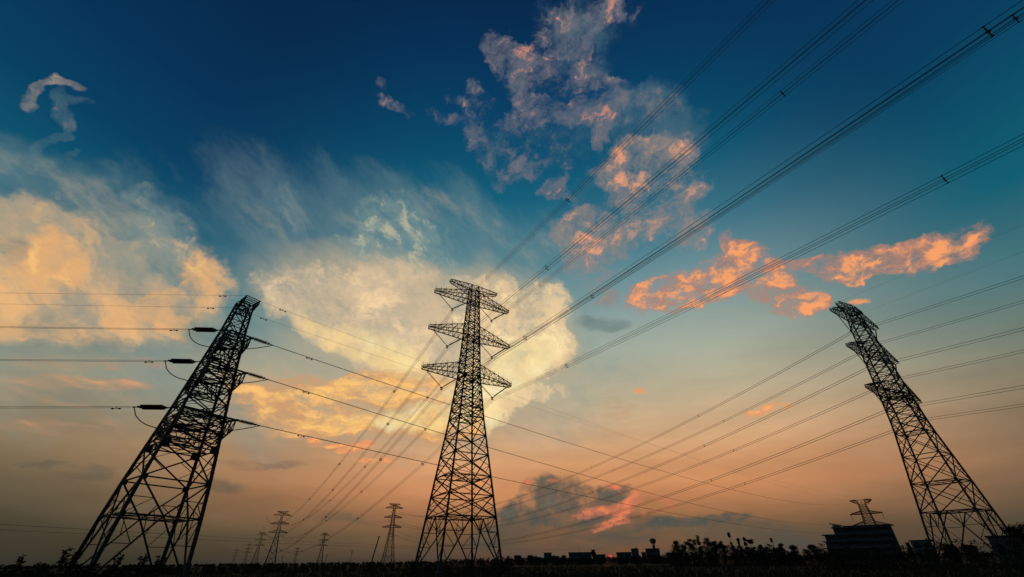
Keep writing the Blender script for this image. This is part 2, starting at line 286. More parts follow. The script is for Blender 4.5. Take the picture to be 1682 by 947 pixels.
col = clouds(col, 'orange', scale=17, stretch=(1, 1, 1.8), warp=(0.06, 0.03), lo=0.15, hi=1.15, amp=3.3, rough=0.68, lit=(250, 163, 104), shade=(176, 128, 112), opacity=0.96, edge=0.5, litscale=1.1, cap=0.8, litlo=0.24, lithi=0.54, halo=0.4)
col = clouds(col, 'smudge', scale=12, stretch=(1, 1, 3), lo=0.1, hi=1.3, amp=2.0, lit=(112, 126, 120), shade=(98, 116, 114), opacity=0.55)
col = clouds(col, 'smudge_low', scale=12, stretch=(1, 1, 4), lo=0.1, hi=1.0, amp=2.0, lit=(92, 90, 76), shade=(84, 84, 74), opacity=0.6, halo=0)
col = clouds(col, 'dark', scale=20, warp=(0.03, 0.015), lo=0.1, hi=1.2, amp=2.8, rough=0.64, lit=(90, 95, 87), shade=(72, 80, 75), opacity=0.85)
col = clouds(col, 'rim', scale=24, stretch=(1, 1, 1.5), warp=(0.03, 0.012), lo=0.15, hi=1.05, amp=3.2, rough=0.66, lit=(240, 134, 86), shade=(200, 116, 90), opacity=0.88, cap=0.8)
col = clouds(col, 'bits', scale=36, stretch=(1, 1, 2.5), warp=(0.014, 0.006), lo=0.2, hi=0.95, amp=2.6, lit=(255, 178, 112), shade=(240, 150, 96), opacity=0.85, halo=0.2)

# the sun's red disc, low in the murk at the horizon
sd = fmath('ARCCOSINE', vmath('DOT_PRODUCT', DIR, dvec(SUN_AZ, SUN_EL)).node.outputs['Value'])
disc = smooth(sd, R(0.15), R(0.2), 1.0, 0.0)
col = mixc(disc, col, lin((236, 72, 84)))

bg = node('ShaderNodeBackground')
plug(bg.inputs[0], col)
bg.inputs[1].default_value = 1.0
wo = node('ShaderNodeOutputWorld')
LK.new(bg.outputs[0], wo.inputs[0])

# ------------------------------------------------------------------ sun
sun_data = bpy.data.lights.new('sun', 'SUN')
sun_data.energy = 0.35
sun_data.color = (1.0, 0.42, 0.25)
sun_data.angle = R(0.5)
sun = bpy.data.objects.new('sun', sun_data)
COL.objects.link(sun)
sun.rotation_euler = (-dvec(SUN_AZ, SUN_EL + 0.3)).to_track_quat('-Z', 'Y').to_euler()


# ------------------------------------------------------------------ helpers
def polar(az, d, z=0.0):
    a = R(az)
    return Vector((d * math.sin(a), d * math.cos(a), z))


class MB:
    """collects bars, tubes, boxes and cards; build() links them as ONE mesh object"""

    def __init__(self):
        self.v, self.f = [], []

    def bar(self, a, b, t, t2=None):
        a, b = Vector(a), Vector(b)
        d = b - a
        if d.length < 1e-5:
            return
        d.normalize()
        up = Vector((0, 0, 1)) if abs(d.z) < 0.95 else Vector((1, 0, 0))
        u = d.cross(up).normalized()
        w = d.cross(u)
        h, k = t / 2.0, (t2 or t) / 2.0
        n = len(self.v)
        for p in (a, b):
            for s, r in ((-1, -1), (1, -1), (1, 1), (-1, 1)):
                self.v.append(p + u * (s * h) + w * (r * k))
        self.f += [(n, n + 1, n + 5, n + 4), (n + 1, n + 2, n + 6, n + 5), (n + 2, n + 3, n + 7, n + 6),
                   (n + 3, n, n + 4, n + 7), (n + 3, n + 2, n + 1, n), (n + 4, n + 5, n + 6, n + 7)]

    def angle(self, a, b, t, th):
        """rolled steel angle section"""
        a, b = Vector(a), Vector(b)
        d = (b - a).normalized()
        up = Vector((0, 0, 1)) if abs(d.z) < 0.95 else Vector((1, 0, 0))
        u = d.cross(up).normalized()
        w = d.cross(u)
        prof = [(0, 0), (t, 0), (t, th), (th, th), (th, t), (0, t)]
        n = len(self.v)
        for p in (a, b):
            for x, y in prof:
                self.v.append(p + u * (x - t / 2) + w * (y - t / 2))
        for i in range(6):
            j = (i + 1) % 6
            self.f.append((n + i, n + j, n + 6 + j, n + 6 + i))
        self.f.append(tuple(n + i for i in reversed(range(6))))
        self.f.append(tuple(n + 6 + i for i in range(6)))

    def tube(self, pts, r, sides=5, r1=None):
        pts = [Vector(p) for p in pts]
        n0 = len(self.v)
        m = len(pts)
        for i, p in enumerate(pts):
            d = (pts[min(i + 1, m - 1)] - pts[max(i - 1, 0)]).normalized()
            up = Vector((0, 0, 1)) if abs(d.z) < 0.95 else Vector((1, 0, 0))
            u = d.cross(up).normalized()
            w = d.cross(u)
            rr = r if r1 is None else r + (r1 - r) * i / (m - 1)
            for k in range(sides):
                t = 2 * math.pi * k / sides
                self.v.append(p + u * (rr * math.cos(t)) + w * (rr * math.sin(t)))
        for i in range(m - 1):
            for k in range(sides):
                q = (k + 1) % sides
                self.f.append((n0 + i * sides + k, n0 + i * sides + q, n0 + (i + 1) * sides + q, n0 + (i + 1) * sides + k))
        self.f.append(tuple(n0 + k for k in reversed(range(sides))))
        self.f.append(tuple(n0 + (m - 1) * sides + k for k in range(sides)))

    def lathe(self, a, b, prof, sides=8):
        """profile of (distance along a-b, radius)"""
        a, b = Vector(a), Vector(b)
        d = (b - a).normalized()
        up = Vector((0, 0, 1)) if abs(d.z) < 0.95 else Vector((1, 0, 0))
        u = d.cross(up).normalized()
        w = d.cross(u)
        n0 = len(self.v)
        for s, r in prof:
            for k in range(sides):
                t = 2 * math.pi * k / sides
                self.v.append(a + d * s + u * (r * math.cos(t)) + w * (r * math.sin(t)))
        for i in range(len(prof) - 1):
            for k in range(sides):
                q = (k + 1) % sides
                self.f.append((n0 + i * sides + k, n0 + i * sides + q, n0 + (i + 1) * sides + q, n0 + (i + 1) * sides + k))
        m = len(prof) - 1
        self.f.append(tuple(n0 + k for k in reversed(range(sides))))
        self.f.append(tuple(n0 + m * sides + k for k in range(sides)))

    def box(self, lo, hi):
        x0, y0, z0 = lo
        x1, y1, z1 = hi
        n = len(self.v)
        self.v += [Vector(p) for p in ((x0, y0, z0), (x1, y0, z0), (x1, y1, z0), (x0, y1, z0),
                                       (x0, y0, z1), (x1, y0, z1), (x1, y1, z1), (x0, y1, z1))]
        self.f += [(n + 3, n + 2, n + 1, n), (n + 4, n + 5, n + 6, n + 7), (n, n + 1, n + 5, n + 4),
                   (n + 1, n + 2, n + 6, n + 5), (n + 2, n + 3, n + 7, n + 6), (n + 3, n, n + 4, n + 7)]

    def leaf(self, p, size, rng):
        """one bent leaf: two triangles sharing a midrib"""
        d = Vector((rng.gauss(0, 1), rng.gauss(0, 1), rng.gauss(0, 0.7)))
        if d.length < 1e-3:
            return
        d.normalize()
        e = d.cross(Vector((rng.gauss(0, 1), rng.gauss(0, 1), rng.gauss(0, 1)))).normalized()
        nrm = d.cross(e) * (0.18 * size)
        p = Vector(p)
        n = len(self.v)
        self.v += [p, p + d * (0.5 * size) + e * (0.3 * size) + nrm, p + d * size, p + d * (0.5 * size) - e * (0.3 * size) + nrm]
        self.f += [(n, n + 1, n + 2), (n, n + 2, n + 3)]

    def mesh(self, name, mat):
        me = bpy.data.meshes.new(name)
        me.from_pydata([tuple(p) for p in self.v], [], self.f)
        me.materials.append(mat)
        me.update()
        return me

    def build(self, name, mat, parent=None):
        o = bpy.data.objects.new(name, self.mesh(name, mat))
        COL.objects.link(o)
        if parent is not None:
            o.parent = parent
        return o


def tag(o, label=None, cat=None, group=None, kind=None):
    if label:
        o['label'] = label
    if cat:
        o['category'] = cat
    if group:
        o['group'] = group
    if kind:
        o['kind'] = kind
    return o


def thing(name, label, cat, loc=(0, 0, 0), rotz=0.0, group=None):
    o = bpy.data.objects.new(name, None)
    o.empty_display_size = 0.5
    COL.objects.link(o)
    o.location = loc
    o.rotation_euler = (0, 0, rotz)
    return tag(o, label, cat, group)


def copy_tree(o, parent=None):
    c = o.copy()
    COL.objects.link(c)
    if parent is not None:
        c.parent = parent
    for ch in [k for k in bpy.data.objects if k.parent is o]:
        copy_tree(ch, c)
    return c


# ------------------------------------------------------------------ materials
def material(name, base, rough=0.7, metal=0.0, var=0.25, scale=3.0, second=None, bump=0.0):
    m = bpy.data.materials.new(name)
    m.use_nodes = True
    nt = m.node_tree
    b = nt.nodes['Principled BSDF']
    b.inputs['Roughness'].default_value = rough
    b.inputs['Metallic'].default_value = metal
    t = nt.nodes.new('ShaderNodeTexCoord')
    n = nt.nodes.new('ShaderNodeTexNoise')
    n.inputs['Scale'].default_value = scale
    n.inputs['Detail'].default_value = 6.0
    n.inputs['Roughness'].default_value = 0.65
    nt.links.new(t.outputs['Object'], n.inputs['Vector'])
    cr = nt.nodes.new('ShaderNodeValToRGB')
    s = second or tuple(v * (1 + var) for v in base)
    cr.color_ramp.elements[0].position = 0.35
    cr.color_ramp.elements[0].color = (*[v * (1 - var) for v in base], 1)
    cr.color_ramp.elements[1].position = 0.68
    cr.color_ramp.elements[1].color = (*s, 1)
    nt.links.new(n.outputs[0], cr.inputs[0])
    nt.links.new(cr.outputs[0], b.inputs['Base Color'])
    if bump:
        bp = nt.nodes.new('ShaderNodeBump')
        bp.inputs['Strength'].default_value = bump
        nt.links.new(n.outputs[0], bp.inputs['Height'])
        nt.links.new(bp.outputs[0], b.inputs['Normal'])
    return m


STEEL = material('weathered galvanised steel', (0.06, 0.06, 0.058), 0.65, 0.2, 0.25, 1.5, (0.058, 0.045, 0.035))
CABLE = material('weathered aluminium cable', (0.10, 0.10, 0.10), 0.6, 0.3, 0.15, 2.0)
CHINA = material('brown glazed porcelain', (0.045, 0.026, 0.02), 0.35, 0.0, 0.2, 6.0)
FOLIAGE = material('tree foliage', (0.042, 0.060, 0.026), 0.75, 0.0, 0.3, 0.9, (0.06, 0.07, 0.03))
SCRUB = material('scrub foliage', (0.045, 0.055, 0.028), 0.8, 0.0, 0.3, 1.2, (0.07, 0.065, 0.035))
GRASS = material('rough grass', (0.045, 0.058, 0.025), 0.85, 0.0, 0.3, 0.6, (0.07, 0.062, 0.035))
SOIL = material('field soil and stubble', (0.045, 0.046, 0.026), 0.95, 0.0, 0.35, 0.08, (0.06, 0.055, 0.035), 0.4)
BARK = material('bark', (0.07, 0.055, 0.042), 0.9, 0.0, 0.3, 4.0)
TIMBER = material('weathered timber', (0.08, 0.065, 0.05), 0.9, 0.0, 0.3, 5.0)
RENDERED = material('stained cement render', (0.20, 0.20, 0.19), 0.9, 0.0, 0.2, 0.35, None, 0.1)
BRICKISH = material('dull brick render', (0.20, 0.15, 0.12), 0.9, 0.0, 0.2, 0.4)
SLAB = material('grey concrete slab', (0.24, 0.24, 0.23), 0.85, 0.0, 0.15, 0.6)
DARKSLAB = material('dark concrete ledge', (0.18, 0.2, 0.2), 0.9, 0.0, 0.2, 0.6)  # concrete toned darker than the grey slab, mottled at random
DARKWALL = material('dark teal-grey cladding', (0.1, 0.13, 0.13), 0.8, 0.0, 0.2, 0.4)
ROOFING = material('dark roofing felt', (0.07, 0.07, 0.075), 0.85, 0.0, 0.2, 0.8)
PANE = material('dark window glass', (0.02, 0.025, 0.028), 0.12, 0.0, 0.1, 1.0)
DOORPAINT = material('dull door paint', (0.09, 0.08, 0.07), 0.6, 0.0, 0.15, 2.0)

for _m in (SOIL, GRASS, SCRUB, FOLIAGE, BARK):
    _m.node_tree.nodes['Principled BSDF'].inputs['Specular IOR Level'].default_value = 0.05

# ------------------------------------------------------------------ ground
def disc(name, radius, mat, kind, z=0.0, rings=40, seg=96):
    mb = MB()
    rng = random.Random(5)
    mb.v.append(Vector((0, 0, z)))
    for i in range(1, rings + 1):
        r = radius * (i / rings) ** 2.2
        for k in range(seg):
            t = 2 * math.pi * k / seg
            bump = rng.uniform(-0.06, 0.06) if 20 < r < 300 else 0.0
            mb.v.append(Vector((r * math.cos(t), r * math.sin(t), z + bump)))
    for k in range(seg):
        mb.f.append((0, 1 + k, 1 + (k + 1) % seg))
    for i in range(rings - 1):
        a, b = 1 + i * seg, 1 + (i + 1) * seg
        for k in range(seg):
            q = (k + 1) % seg
            mb.f.append((a + k, b + k, b + q, a + q))
    o = mb.build(name, mat)
    tag(o, kind=kind)
    return o


disc('ground', 4000.0, SOIL, 'structure')

# ------------------------------------------------------------------ pylons
def stand(base, rot, lean_az=0.0, lean=0.0):
    """pose of a pylon: foot point, heading, and the degree or so it has settled out of plumb"""
    d = polar(lean_az, 1.0)
    axis = Vector((0, 0, 1)).cross(d)
    return Matrix.Translation(base) @ Matrix.Rotation(R(lean), 4, axis) @ Matrix.Rotation(rot, 4, 'Z')


CORN = ((1, 1), (-1, 1), (-1, -1), (1, -1))


STATIONS = (0.72, 0.45, 0.22)


def lerp(a, b, t):
    return a + (b - a) * t


def corner(level, i):
    z, h = level
    return Vector((CORN[i][0] * h, CORN[i][1] * h, z))


def brace_panel(mb, a0, b0, a1, b1, kind, t, ts):
    """lattice between two legs (a left, b right) from level 0 to level 1"""
    if kind == 'X':
        mb.bar(a0, b1, t)
        mb.bar(b0, a1, t)
        mb.bar(a1, b1, t)
        am, bm = lerp(a0, a1, 0.5), lerp(b0, b1, 0.5)
        if ts:
            for q in (0.25, 0.75):
                pa, pb = (lerp(a0, b1, q), lerp(b0, a1, q))
                mb.bar(am, pa if q < 0.5 else pb, ts)
                mb.bar(bm, pb if q < 0.5 else pa, ts)
    elif kind == 'S':                                   # plain zigzag
        mb.bar(a0, b1, t)
        mb.bar(a1, b1, ts or t)
    elif kind in 'KV':
        if kind == 'K':
            c, lo, hi = lerp(a1, b1, 0.5), (a0, b0), (a1, b1)
            mb.bar(a1, b1, t)
        else:
            c, lo, hi = lerp(a0, b0, 0.5), (a1, b1), (a0, b0)
            mb.bar(a1, b1, t)
        for e, o in ((lo[0], hi[0]), (lo[1], hi[1])):
            mb.bar(e, c, t * 1.1)
            if ts:
                prev = o
                for q in STATIONS:
                    leg, dia = lerp(e, o, q), lerp(e, c, q)
                    mb.bar(leg, dia, ts)
                    mb.bar(dia, prev, ts)
                    prev = leg
        if ts:
            p, q = lerp(lo[0], c, 0.5), lerp(lo[1], c, 0.5)
            mb.bar(lerp(lo[0], c, 0.72), lerp(hi[0], c, 0.6), ts)
            mb.bar(lerp(lo[1], c, 0.72), lerp(hi[1], c, 0.6), ts)


def insulator(a, b, sheds, r, rod=0.035, sides=8):
    mb = MB()
    L = (Vector(b) - Vector(a)).length
    prof = [(0, rod), (0.2, rod)]
    step = (L - 0.4) / sheds
    for i in range(sheds):
        s = 0.2 + i * step
        prof += [(s, rod), (s + step * 0.15, r), (s + step * 0.4, r * 0.9), (s + step * 0.7, rod)]
    prof += [(L - 0.2, rod), (L, rod)]
    mb.lathe(a, b, prof, sides)
    return mb


def tower_body(root, levels, kinds, leg_t, br_t, sec_t, belts=(), gussets=(), bolts=None):
    for i in range(4):
        mb = MB()
        for k in range(len(levels) - 1):
            f = 1.0 - 0.45 * k / len(levels)
            mb.angle(corner(levels[k], i), corner(levels[k + 1], i), leg_t * f, leg_t * f * 0.45)
        base = corner(levels[0], i)
        leg = mb.build('leg', STEEL, root)
        fb = MB()
        fb.box((base.x - 0.55, base.y - 0.55, -0.3), (base.x + 0.55, base.y + 0.55, 0.35))
        fb.build('footing', SLAB, leg)
        if bolts and i in bolts:
            sb = MB()
            z = 2.0
            k = 0
            while z < levels[-1][0] - 2:
                while levels[k + 1][0] < z:
                    k += 1
                t = (z - levels[k][0]) / (levels[k + 1][0] - levels[k][0])
                p = lerp(corner(levels[k], i), corner(levels[k + 1], i), t)
                o = Vector((CORN[i][0], 0, 0)) if int(z / 0.45) % 2 else Vector((0, CORN[i][1], 0))
                sb.bar(p, p + o * 0.34, 0.045)
                z += 0.45
            sb.build('step_bolts', STEEL, leg)['kind'] = 'stuff'
    for i in range(4):
        j = (i + 1) % 4
        mb = MB()
        for k in range(len(levels) - 1):
            a0, b0, a1, b1 = corner(levels[k], i), corner(levels[k], j), corner(levels[k + 1], i), corner(levels[k + 1], j)
            kd = kinds[k]
            if kd == 'S' and k % 2:
                a0, b0, a1, b1 = b0, a0, b1, a1
            f = 1.0 - 0.4 * k / len(levels)
            brace_panel(mb, a0, b0, a1, b1, kd, br_t * f, sec_t * f if sec_t else 0)
        n = (corner(levels[0], i) + corner(levels[0], j)).normalized()
        n.z = 0
        for k, size in gussets:
            for c in (i, j):
                p = corner(levels[k], c)
                e = (corner(levels[k], j) - corner(levels[k], i)).normalized() * (1 if c == i else -1)
                q = p + e * size * 0.35
                u = e * size * 0.5
                mb.bar(q - u, q + u, 0.04, size)
        mb.build('face_bracing', STEEL, root)
    if belts:
        for k in belts:
            mb = MB()
            c = [corner(levels[k], i) for i in range(4)]
            m = [lerp(c[i], c[(i + 1) % 4], 0.5) for i in range(4)]
            for i in range(4):
                mb.bar(m[i], m[(i + 1) % 4], br_t * 0.7)
            mb.bar(m[0], m[2], br_t * 0.6)
            mb.bar(m[1], m[3], br_t * 0.6)
            mb.build('plan_bracing', STEEL, root)


def cross_arm(root, s, z, half, hw, droot, dtip, tipw, bays, t, upward=True, rails=False):
    """truss from the body (half-width hw) to the tip; upward: flat bottom chord, sloping top chord"""
    mb = MB()
    sg = 1 if upward else -1

    def P(u, side, lev):
        x = lerp(hw, half, u)
        y = lerp(hw, tipw, u) * side
        return Vector((s * x, y, z + (sg * lerp(droot, dtip, u) if lev else 0.0)))
    for side in (-1, 1):
        mb.bar(P(0, side, 0), P(1, side, 0), t * 1.5)
        mb.bar(P(0, side, 1), P(1, side, 1), t * 1.2)
        for i in range(bays):
            u0, u1 = i / bays, (i + 1) / bays
            mb.bar(P(u1, side, 0), P(u1, side, 1), t * 0.7)
            mb.bar(P(u0, side, 1), P(u1, side, 0), t * 0.7)
    for i in range(bays):
        u0, u1 = i / bays, (i + 1) / bays
        for lev in (0, 1):
            mb.bar(P(u1, -1, lev), P(u1, 1, lev), t * 0.7)
            mb.bar(P(u0, -1 if i % 2 else 1, lev), P(u1, 1 if i % 2 else -1, lev), t * 0.6)
    if rails:
        for i in range(bays // 2, bays + 1):
            u = i / bays
            for side in (-1, 1):
                p = P(u, side, 1)
                mb.bar(p, p + Vector((0, 0, 0.75)), t * 0.5)
    return mb.build('cross_arm', STEEL, root)


def v_string(arm, s, so, si, sc, ztop, zc, sheds, r):
    o, i, c = (Vector((s * so, 0, ztop)), Vector((s * si, 0, ztop)), Vector((s * sc, 0, zc)))
    for p in (o, i):
        insulator(p, c + (p - c).normalized() * 0.25, sheds, r).build('insulator_string', CHINA, arm)
    mb = MB()
    mb.bar(c + Vector((-0.3, 0, 0)), c + Vector((0.3, 0, 0)), 0.12, 0.3)
    mb.bar(c + Vector((0, 0, 0.1)), c + Vector((0, 0, -0.55)), 0.07)
    mb.bar(c + Vector((-0.28, 0, -0.5)), c + Vector((0.28, 0, -0.5)), 0.12)
    mb.bar(c + Vector((0, -0.4, -0.3)), c + Vector((0, 0.4, -0.3)), 0.12)
    mb.build('suspension_clamp', STEEL, arm)


def suspension_tower(name, label, loc, rotz, levels, kinds, arms, earth, leg_t, br_t, sec_t, belts, gussets, bolts,
                     strings=True, group=None, bays=7, arm_t=0.115, rails=False):
    root = thing(name, label, 'pylon', loc, rotz, group)
    tower_body(root, levels, kinds, leg_t, br_t, sec_t, belts, gussets, bolts)

    def hw_at(z):
        for (z0, h0), (z1, h1) in zip(levels, levels[1:]):
            if z0 <= z <= z1:
                return lerp(h0, h1, (z - z0) / (z1 - z0))
        return levels[-1][1]
    for s in (-1, 1):
        ez, eh = earth
        cross_arm(root, s, ez, eh, hw_at(ez), 2.1, 0.5, 0.45, max(3, bays - 2), arm_t * 0.9, False, rails)
        for az_, half, clamp, zc in arms:
            a = cross_arm(root, s, az_, half, hw_at(az_), 2.9, 0.55, 0.5, bays, arm_t, True, rails)
            if strings:
                v_string(a, s, half - 0.9, hw_at(az_) + 0.25, clamp, az_ - 0.2, zc, 24, 0.15)
    return root


PC = polar(-6.65, 90.2)
ROT_C = R(31.5)
POSE_C = stand(PC, ROT_C, 83.0, 0.62)
ARMS_C = [(56.1, 10.2, 5.4, 52.7), (46.2, 10.6, 5.8, 42.8), (36.3, 11.0, 6.2, 32.9)]


def zline(knots, zs):
    out = []
    for z in zs:
        for (z0, h0), (z1, h1) in zip(knots, knots[1:]):
            if z0 <= z <= z1 + 1e-6:
                out.append((z, lerp(h0, h1, (z - z0) / (z1 - z0))))
                break
    return out


lv = zline([(0, 5.95), (27, 2.75), (36.4, 1.92), (61, 0.95)],
           [0, 8.6, 12.2, 15.6, 19.6, 23.4, 27, 29, 31, 32.8, 34.6, 36.3, 38.3, 40.3, 42.3, 44.2, 46.2, 48, 49.8, 51.6, 53.2, 54.7, 56.1, 57.6, 59.0, 60.8])
pylon_c = suspension_tower('lattice_pylon', 'tall black lattice pylon in the middle with three wide double arms below its top arm',
                           PC, ROT_C, lv, 'K' + 'X' * 24, ARMS_C, (60.8, 6.6), 0.36, 0.17, 0.1, (1, 3, 6, 11, 16, 22),
                           ((1, 0.5), (11, 0.9), (16, 0.7), (22, 0.5)), (3,), rails=True)
pylon_c.rotation_euler = POSE_C.to_euler()
mb = MB()
for x in (2.0, 3.1):
    mb.bar((x, -1.6, 30.2), (x, 1.6, 30.2), 0.09)
for k in range(12):
    mb.bar((2.0, -1.6 + k * 0.29, 30.2), (3.1, -1.6 + k * 0.29, 30.2), 0.06)
for y in (-1.6, 0, 1.6):
    mb.bar((3.1, y, 30.2), (3.1, y, 31.2), 0.05)
mb.bar((3.1, -1.6, 31.2), (3.1, 1.6, 31.2), 0.05)
mb.build('rest_platform', STEEL, pylon_c)

PR = polar(42.95, 136.0)
ROT_R = R(30.0)
ARMS_R = [(55.2, 11.5, 6.8, 50.3), (45.0, 12.2, 7.6, 40.5), (34.4, 12.9, 8.5, 30.1)]
lv = zline([(0, 5.55), (15.2, 3.95), (27, 2.62), (38.8, 2.1), (51.6, 1.55), (59.5, 1.0)],
           [0, 9.4, 15, 20.5, 25.5, 28.5, 31, 33, 34.4, 36.5, 38.7, 41, 43, 45, 47, 49, 51.2, 53.3, 55.2, 57.2, 59.1])
pylon_r = suspension_tower('lattice_pylon', 'tall dark lattice pylon at right leaning over the rooftops with arms seen end-on',
                           PR, ROT_R, lv, 'K' + 'X' * 19, ARMS_R, (59.1, 6.1), 0.36, 0.17, 0.095, (1, 2, 4, 8, 13, 18),
                           ((1, 0.5), (4, 0.6), (8, 0.7)), (0,))

# ---- strain tower at left
PL = polar(-37.75, 80.0)
ROT_L = R(-37.0)
POSE_L = stand(PL, ROT_L, 53.0, 1.7)
LEVELS_L = zline([(0, 4.95), (8.9, 4.28), (15.8, 3.5), (22.4, 2.72), (30, 1.95), (35.5, 1.42), (41, 1.05)],
                 [0, 7.0, 11.3, 15.8, 18.0, 19.9, 22.4, 25.0, 27.3, 29.4, 31.4, 33.3, 35.6, 38.0, 40.9])
pylon_l = thing('strain_pylon', 'stout black lattice strain pylon at left with short arms and dark insulators both sides', 'pylon', PL, ROT_L)
pylon_l.rotation_euler = POSE_L.to_euler()
STATIONS = (0.55,)
tower_body(pylon_l, LEVELS_L, 'KV' + 'X' * 12, 0.4, 0.17, 0.085, (1, 3, 5, 8, 11, 14),
           ((1, 0.5), (2, 0.7), (3, 1.1), (5, 0.6), (8, 0.5), (11, 0.4)), (0,))
STATIONS = (0.72, 0.45, 0.22)
ARMS_L = [(33.3, 4.7, 1.6), (27.3, 5.3, 2.6), (19.9, 6.1, 3.5)]
STRAIN = []
DIR_LEFT = polar(-95.0, 1.0)
DIR_RIGHT = polar(43.5, 1.0)


def to_local(v, rot):
    return Matrix.Rotation(-rot, 3, 'Z') @ v


for s in (1, -1):
    for z, half, wt in ARMS_L:
        wt = wt if s > 0 else wt * 0.42
        hw = [h for zz, h in LEVELS_L if zz <= z + 0.01][-1]
        mb = MB()
        bays = 3

        def Q(u, side, lev):
            return Vector((s * lerp(hw, half, u), side * lerp(hw, wt, u), z - (lerp(3.2, 1.5, u) if lev else 0)))
        for side in (-1, 1):
            mb.bar(Q(0, side, 0), Q(1, side, 0), 0.24)
            mb.bar(Q(0, side, 1), Q(1, side, 1), 0.18)
            for i in range(bays):
                u0, u1 = i / bays, (i + 1) / bays
                mb.bar(Q(u1, side, 0), Q(u1, side, 1), 0.12)
                mb.bar(Q(u0, side, 1), Q(u1, side, 0), 0.11)
        for i in range(bays + 1):
            u = i / bays
            for lev in (0, 1):
                mb.bar(Q(u, -1, lev), Q(u, 1, lev), 0.2 if i == bays and not lev else 0.11)
                if i < bays:
                    mb.bar(Q(u, (-1) ** i, lev), Q(u + 1 / bays, -(-1) ** i, lev), 0.1)
        n = max(3, int(wt * 1.3))
        for i in range(n):
            y0, y1 = lerp(-wt, wt, i / n), lerp(-wt, wt, (i + 1) / n)
            zz = 0 if i % 2 else 1.5
            mb.bar((s * half, y0, z - zz), (s * half, y1, z - (1.5 - zz)), 0.1)
        mb.bar((s * half, -wt - 0.15, z), (s * half, wt + 0.15, z), 0.22)
        arm = mb.build('cross_arm', STEEL, pylon_l)
        if s < 0:
            continue
        ends = []
        for side, wd in ((-1, DIR_LEFT), (1, DIR_RIGHT)):
            d = to_local(wd, ROT_L)
            d.z = -0.03
            d.normalize()
            p = Vector((half, side * wt, z))
            perp = Vector((-d.y, d.x, 0)).normalized()
            link, ln = (2.4, 3.4) if side < 0 else (0.25, 2.5)
            lb = MB()
            lb.bar(p, p + d * link, 0.11)
            lb.bar(p + d * link - perp * 0.35, p + d * link + perp * 0.35, 0.2, 0.16)
            e = p + d * (link + ln)
            lb.bar(p + d * link, e, 0.05)
            lb.bar(e - perp * 0.35, e + perp * 0.35, 0.2, 0.16)
            lb.bar(e, e + d * 0.8, 0.12)
            lb.bar(p + d * link * 0.5 - Vector((0, 0, 0.16)), p + d * link * 0.5 + Vector((0, 0, 0.16)), 0.2)
            lb.build('strain_fitting', STEEL, arm)
            for q in (-1, 1):
                insulator(p + d * (link + 0.05) + perp * (0.27 * q), e + perp * (0.27 * q) - d * 0.05, 22 if side < 0 else 15, 0.28 if side < 0 else 0.2).build('insulator_string', CHINA, arm)
            ends.append(e + d * 0.7)
        a, b = ends
        jb = MB()
        pts = []
        for i in range(25):
            t = i / 24
            dip = 1 - abs(2 * t ** 0.8 - 1) ** 3.0
            pts.append(lerp(a, b, t) + Vector((0.25 * dip, 0, -2.8 * dip * lerp(1.0, 0.5, t))))
        jb.tube(pts, 0.065, 6)
        jb.build('jumper_loop', CABLE, arm)
        STRAIN.append([pylon_l_pt for pylon_l_pt in ends])
EARTH_L = []
for s in (1, -1):
    mb = MB()
    hw = 1.05
    z, half, wt = 40.9, 3.1, (1.15 if s > 0 else 0.6)

    def Q2(u, side, lev):
        return Vector((s * lerp(hw, half, u), side * lerp(hw, wt, u), z - (lerp(1.9, 0.7, u) if lev else 0)))
    for side in (-1, 1):
        mb.bar(Q2(0, side, 0), Q2(1, side, 0), 0.17)
        mb.bar(Q2(0, side, 1), Q2(1, side, 1), 0.14)
        for i in range(3):
            mb.bar(Q2((i + 1) / 3, side, 0), Q2((i + 1) / 3, side, 1), 0.1)
            mb.bar(Q2(i / 3, side, 1), Q2((i + 1) / 3, side, 0), 0.1)
    for i in range(4):
        for lev in (0, 1):
            mb.bar(Q2(i / 3, -1, lev), Q2(i / 3, 1, lev), 0.12)
    mb.build('earth_wire_arm', STEEL, pylon_l)
    EARTH_L.append([Vector((s * half, -wt, z)), Vector((s * half, wt, z))])


def world_pt(base, rot, p):
    if base is PC:
        return POSE_C @ Vector(p)
    if base is PL:
        return POSE_L @ Vector(p)
    return Vector(base) + Matrix.Rotation(rot, 3, 'Z') @ Vector(p)


# ------------------------------------------------------------------ far pylons
FAR_LV = [(0, 5.9), (8.6, 4.9), (17, 3.9), (27, 2.75), (31.5, 2.3), (36.3, 1.9), (41, 1.7), (46.2, 1.5), (51, 1.25), (56.1, 1.05), (60.8, 0.9)]
far_label = {
    0: 'far grey lattice pylon with three arm tiers, tallest of those left of centre',
    1: 'far lattice pylon standing just left of the central pylon with flat top arm',
    2: 'small far pylon between the leaning timber pole and the tall left-hand far pylon',
    3: 'faded far pylon, first one receding left of the tall far pylon',
    4: 'faded smaller pylon, second one receding left of the tall far pylon',
    5: 'faintest smallest pylon, leftmost of the receding row beside the strain pylon',
    6: 'small far pylon directly right of the tall far pylon foot',
}
FAR = [(-26.25, 700.0, 60.8, 31), (-14.4, 515.0, 54.5, 31), (-21.5, 690.0, 36.0, 31), (-27.7, 1080.0, 55.0, 31),
       (-28.6, 1250.0, 41.0, 31), (-29.6, 1420.0, 34.0, 31), (-23.95, 1000.0, 27.0, 31)]
far_proto = suspension_tower('lattice_pylon', 'far lattice pylon', (0, 0, 0), 0, FAR_LV, 'K' + 'X' * 9, ARMS_C, (60.8, 6.6), 0.62, 0.26, 0,
                             (), (), None, strings=False, group='far pylons on the horizon', bays=4, arm_t=0.3)
far_objs = []
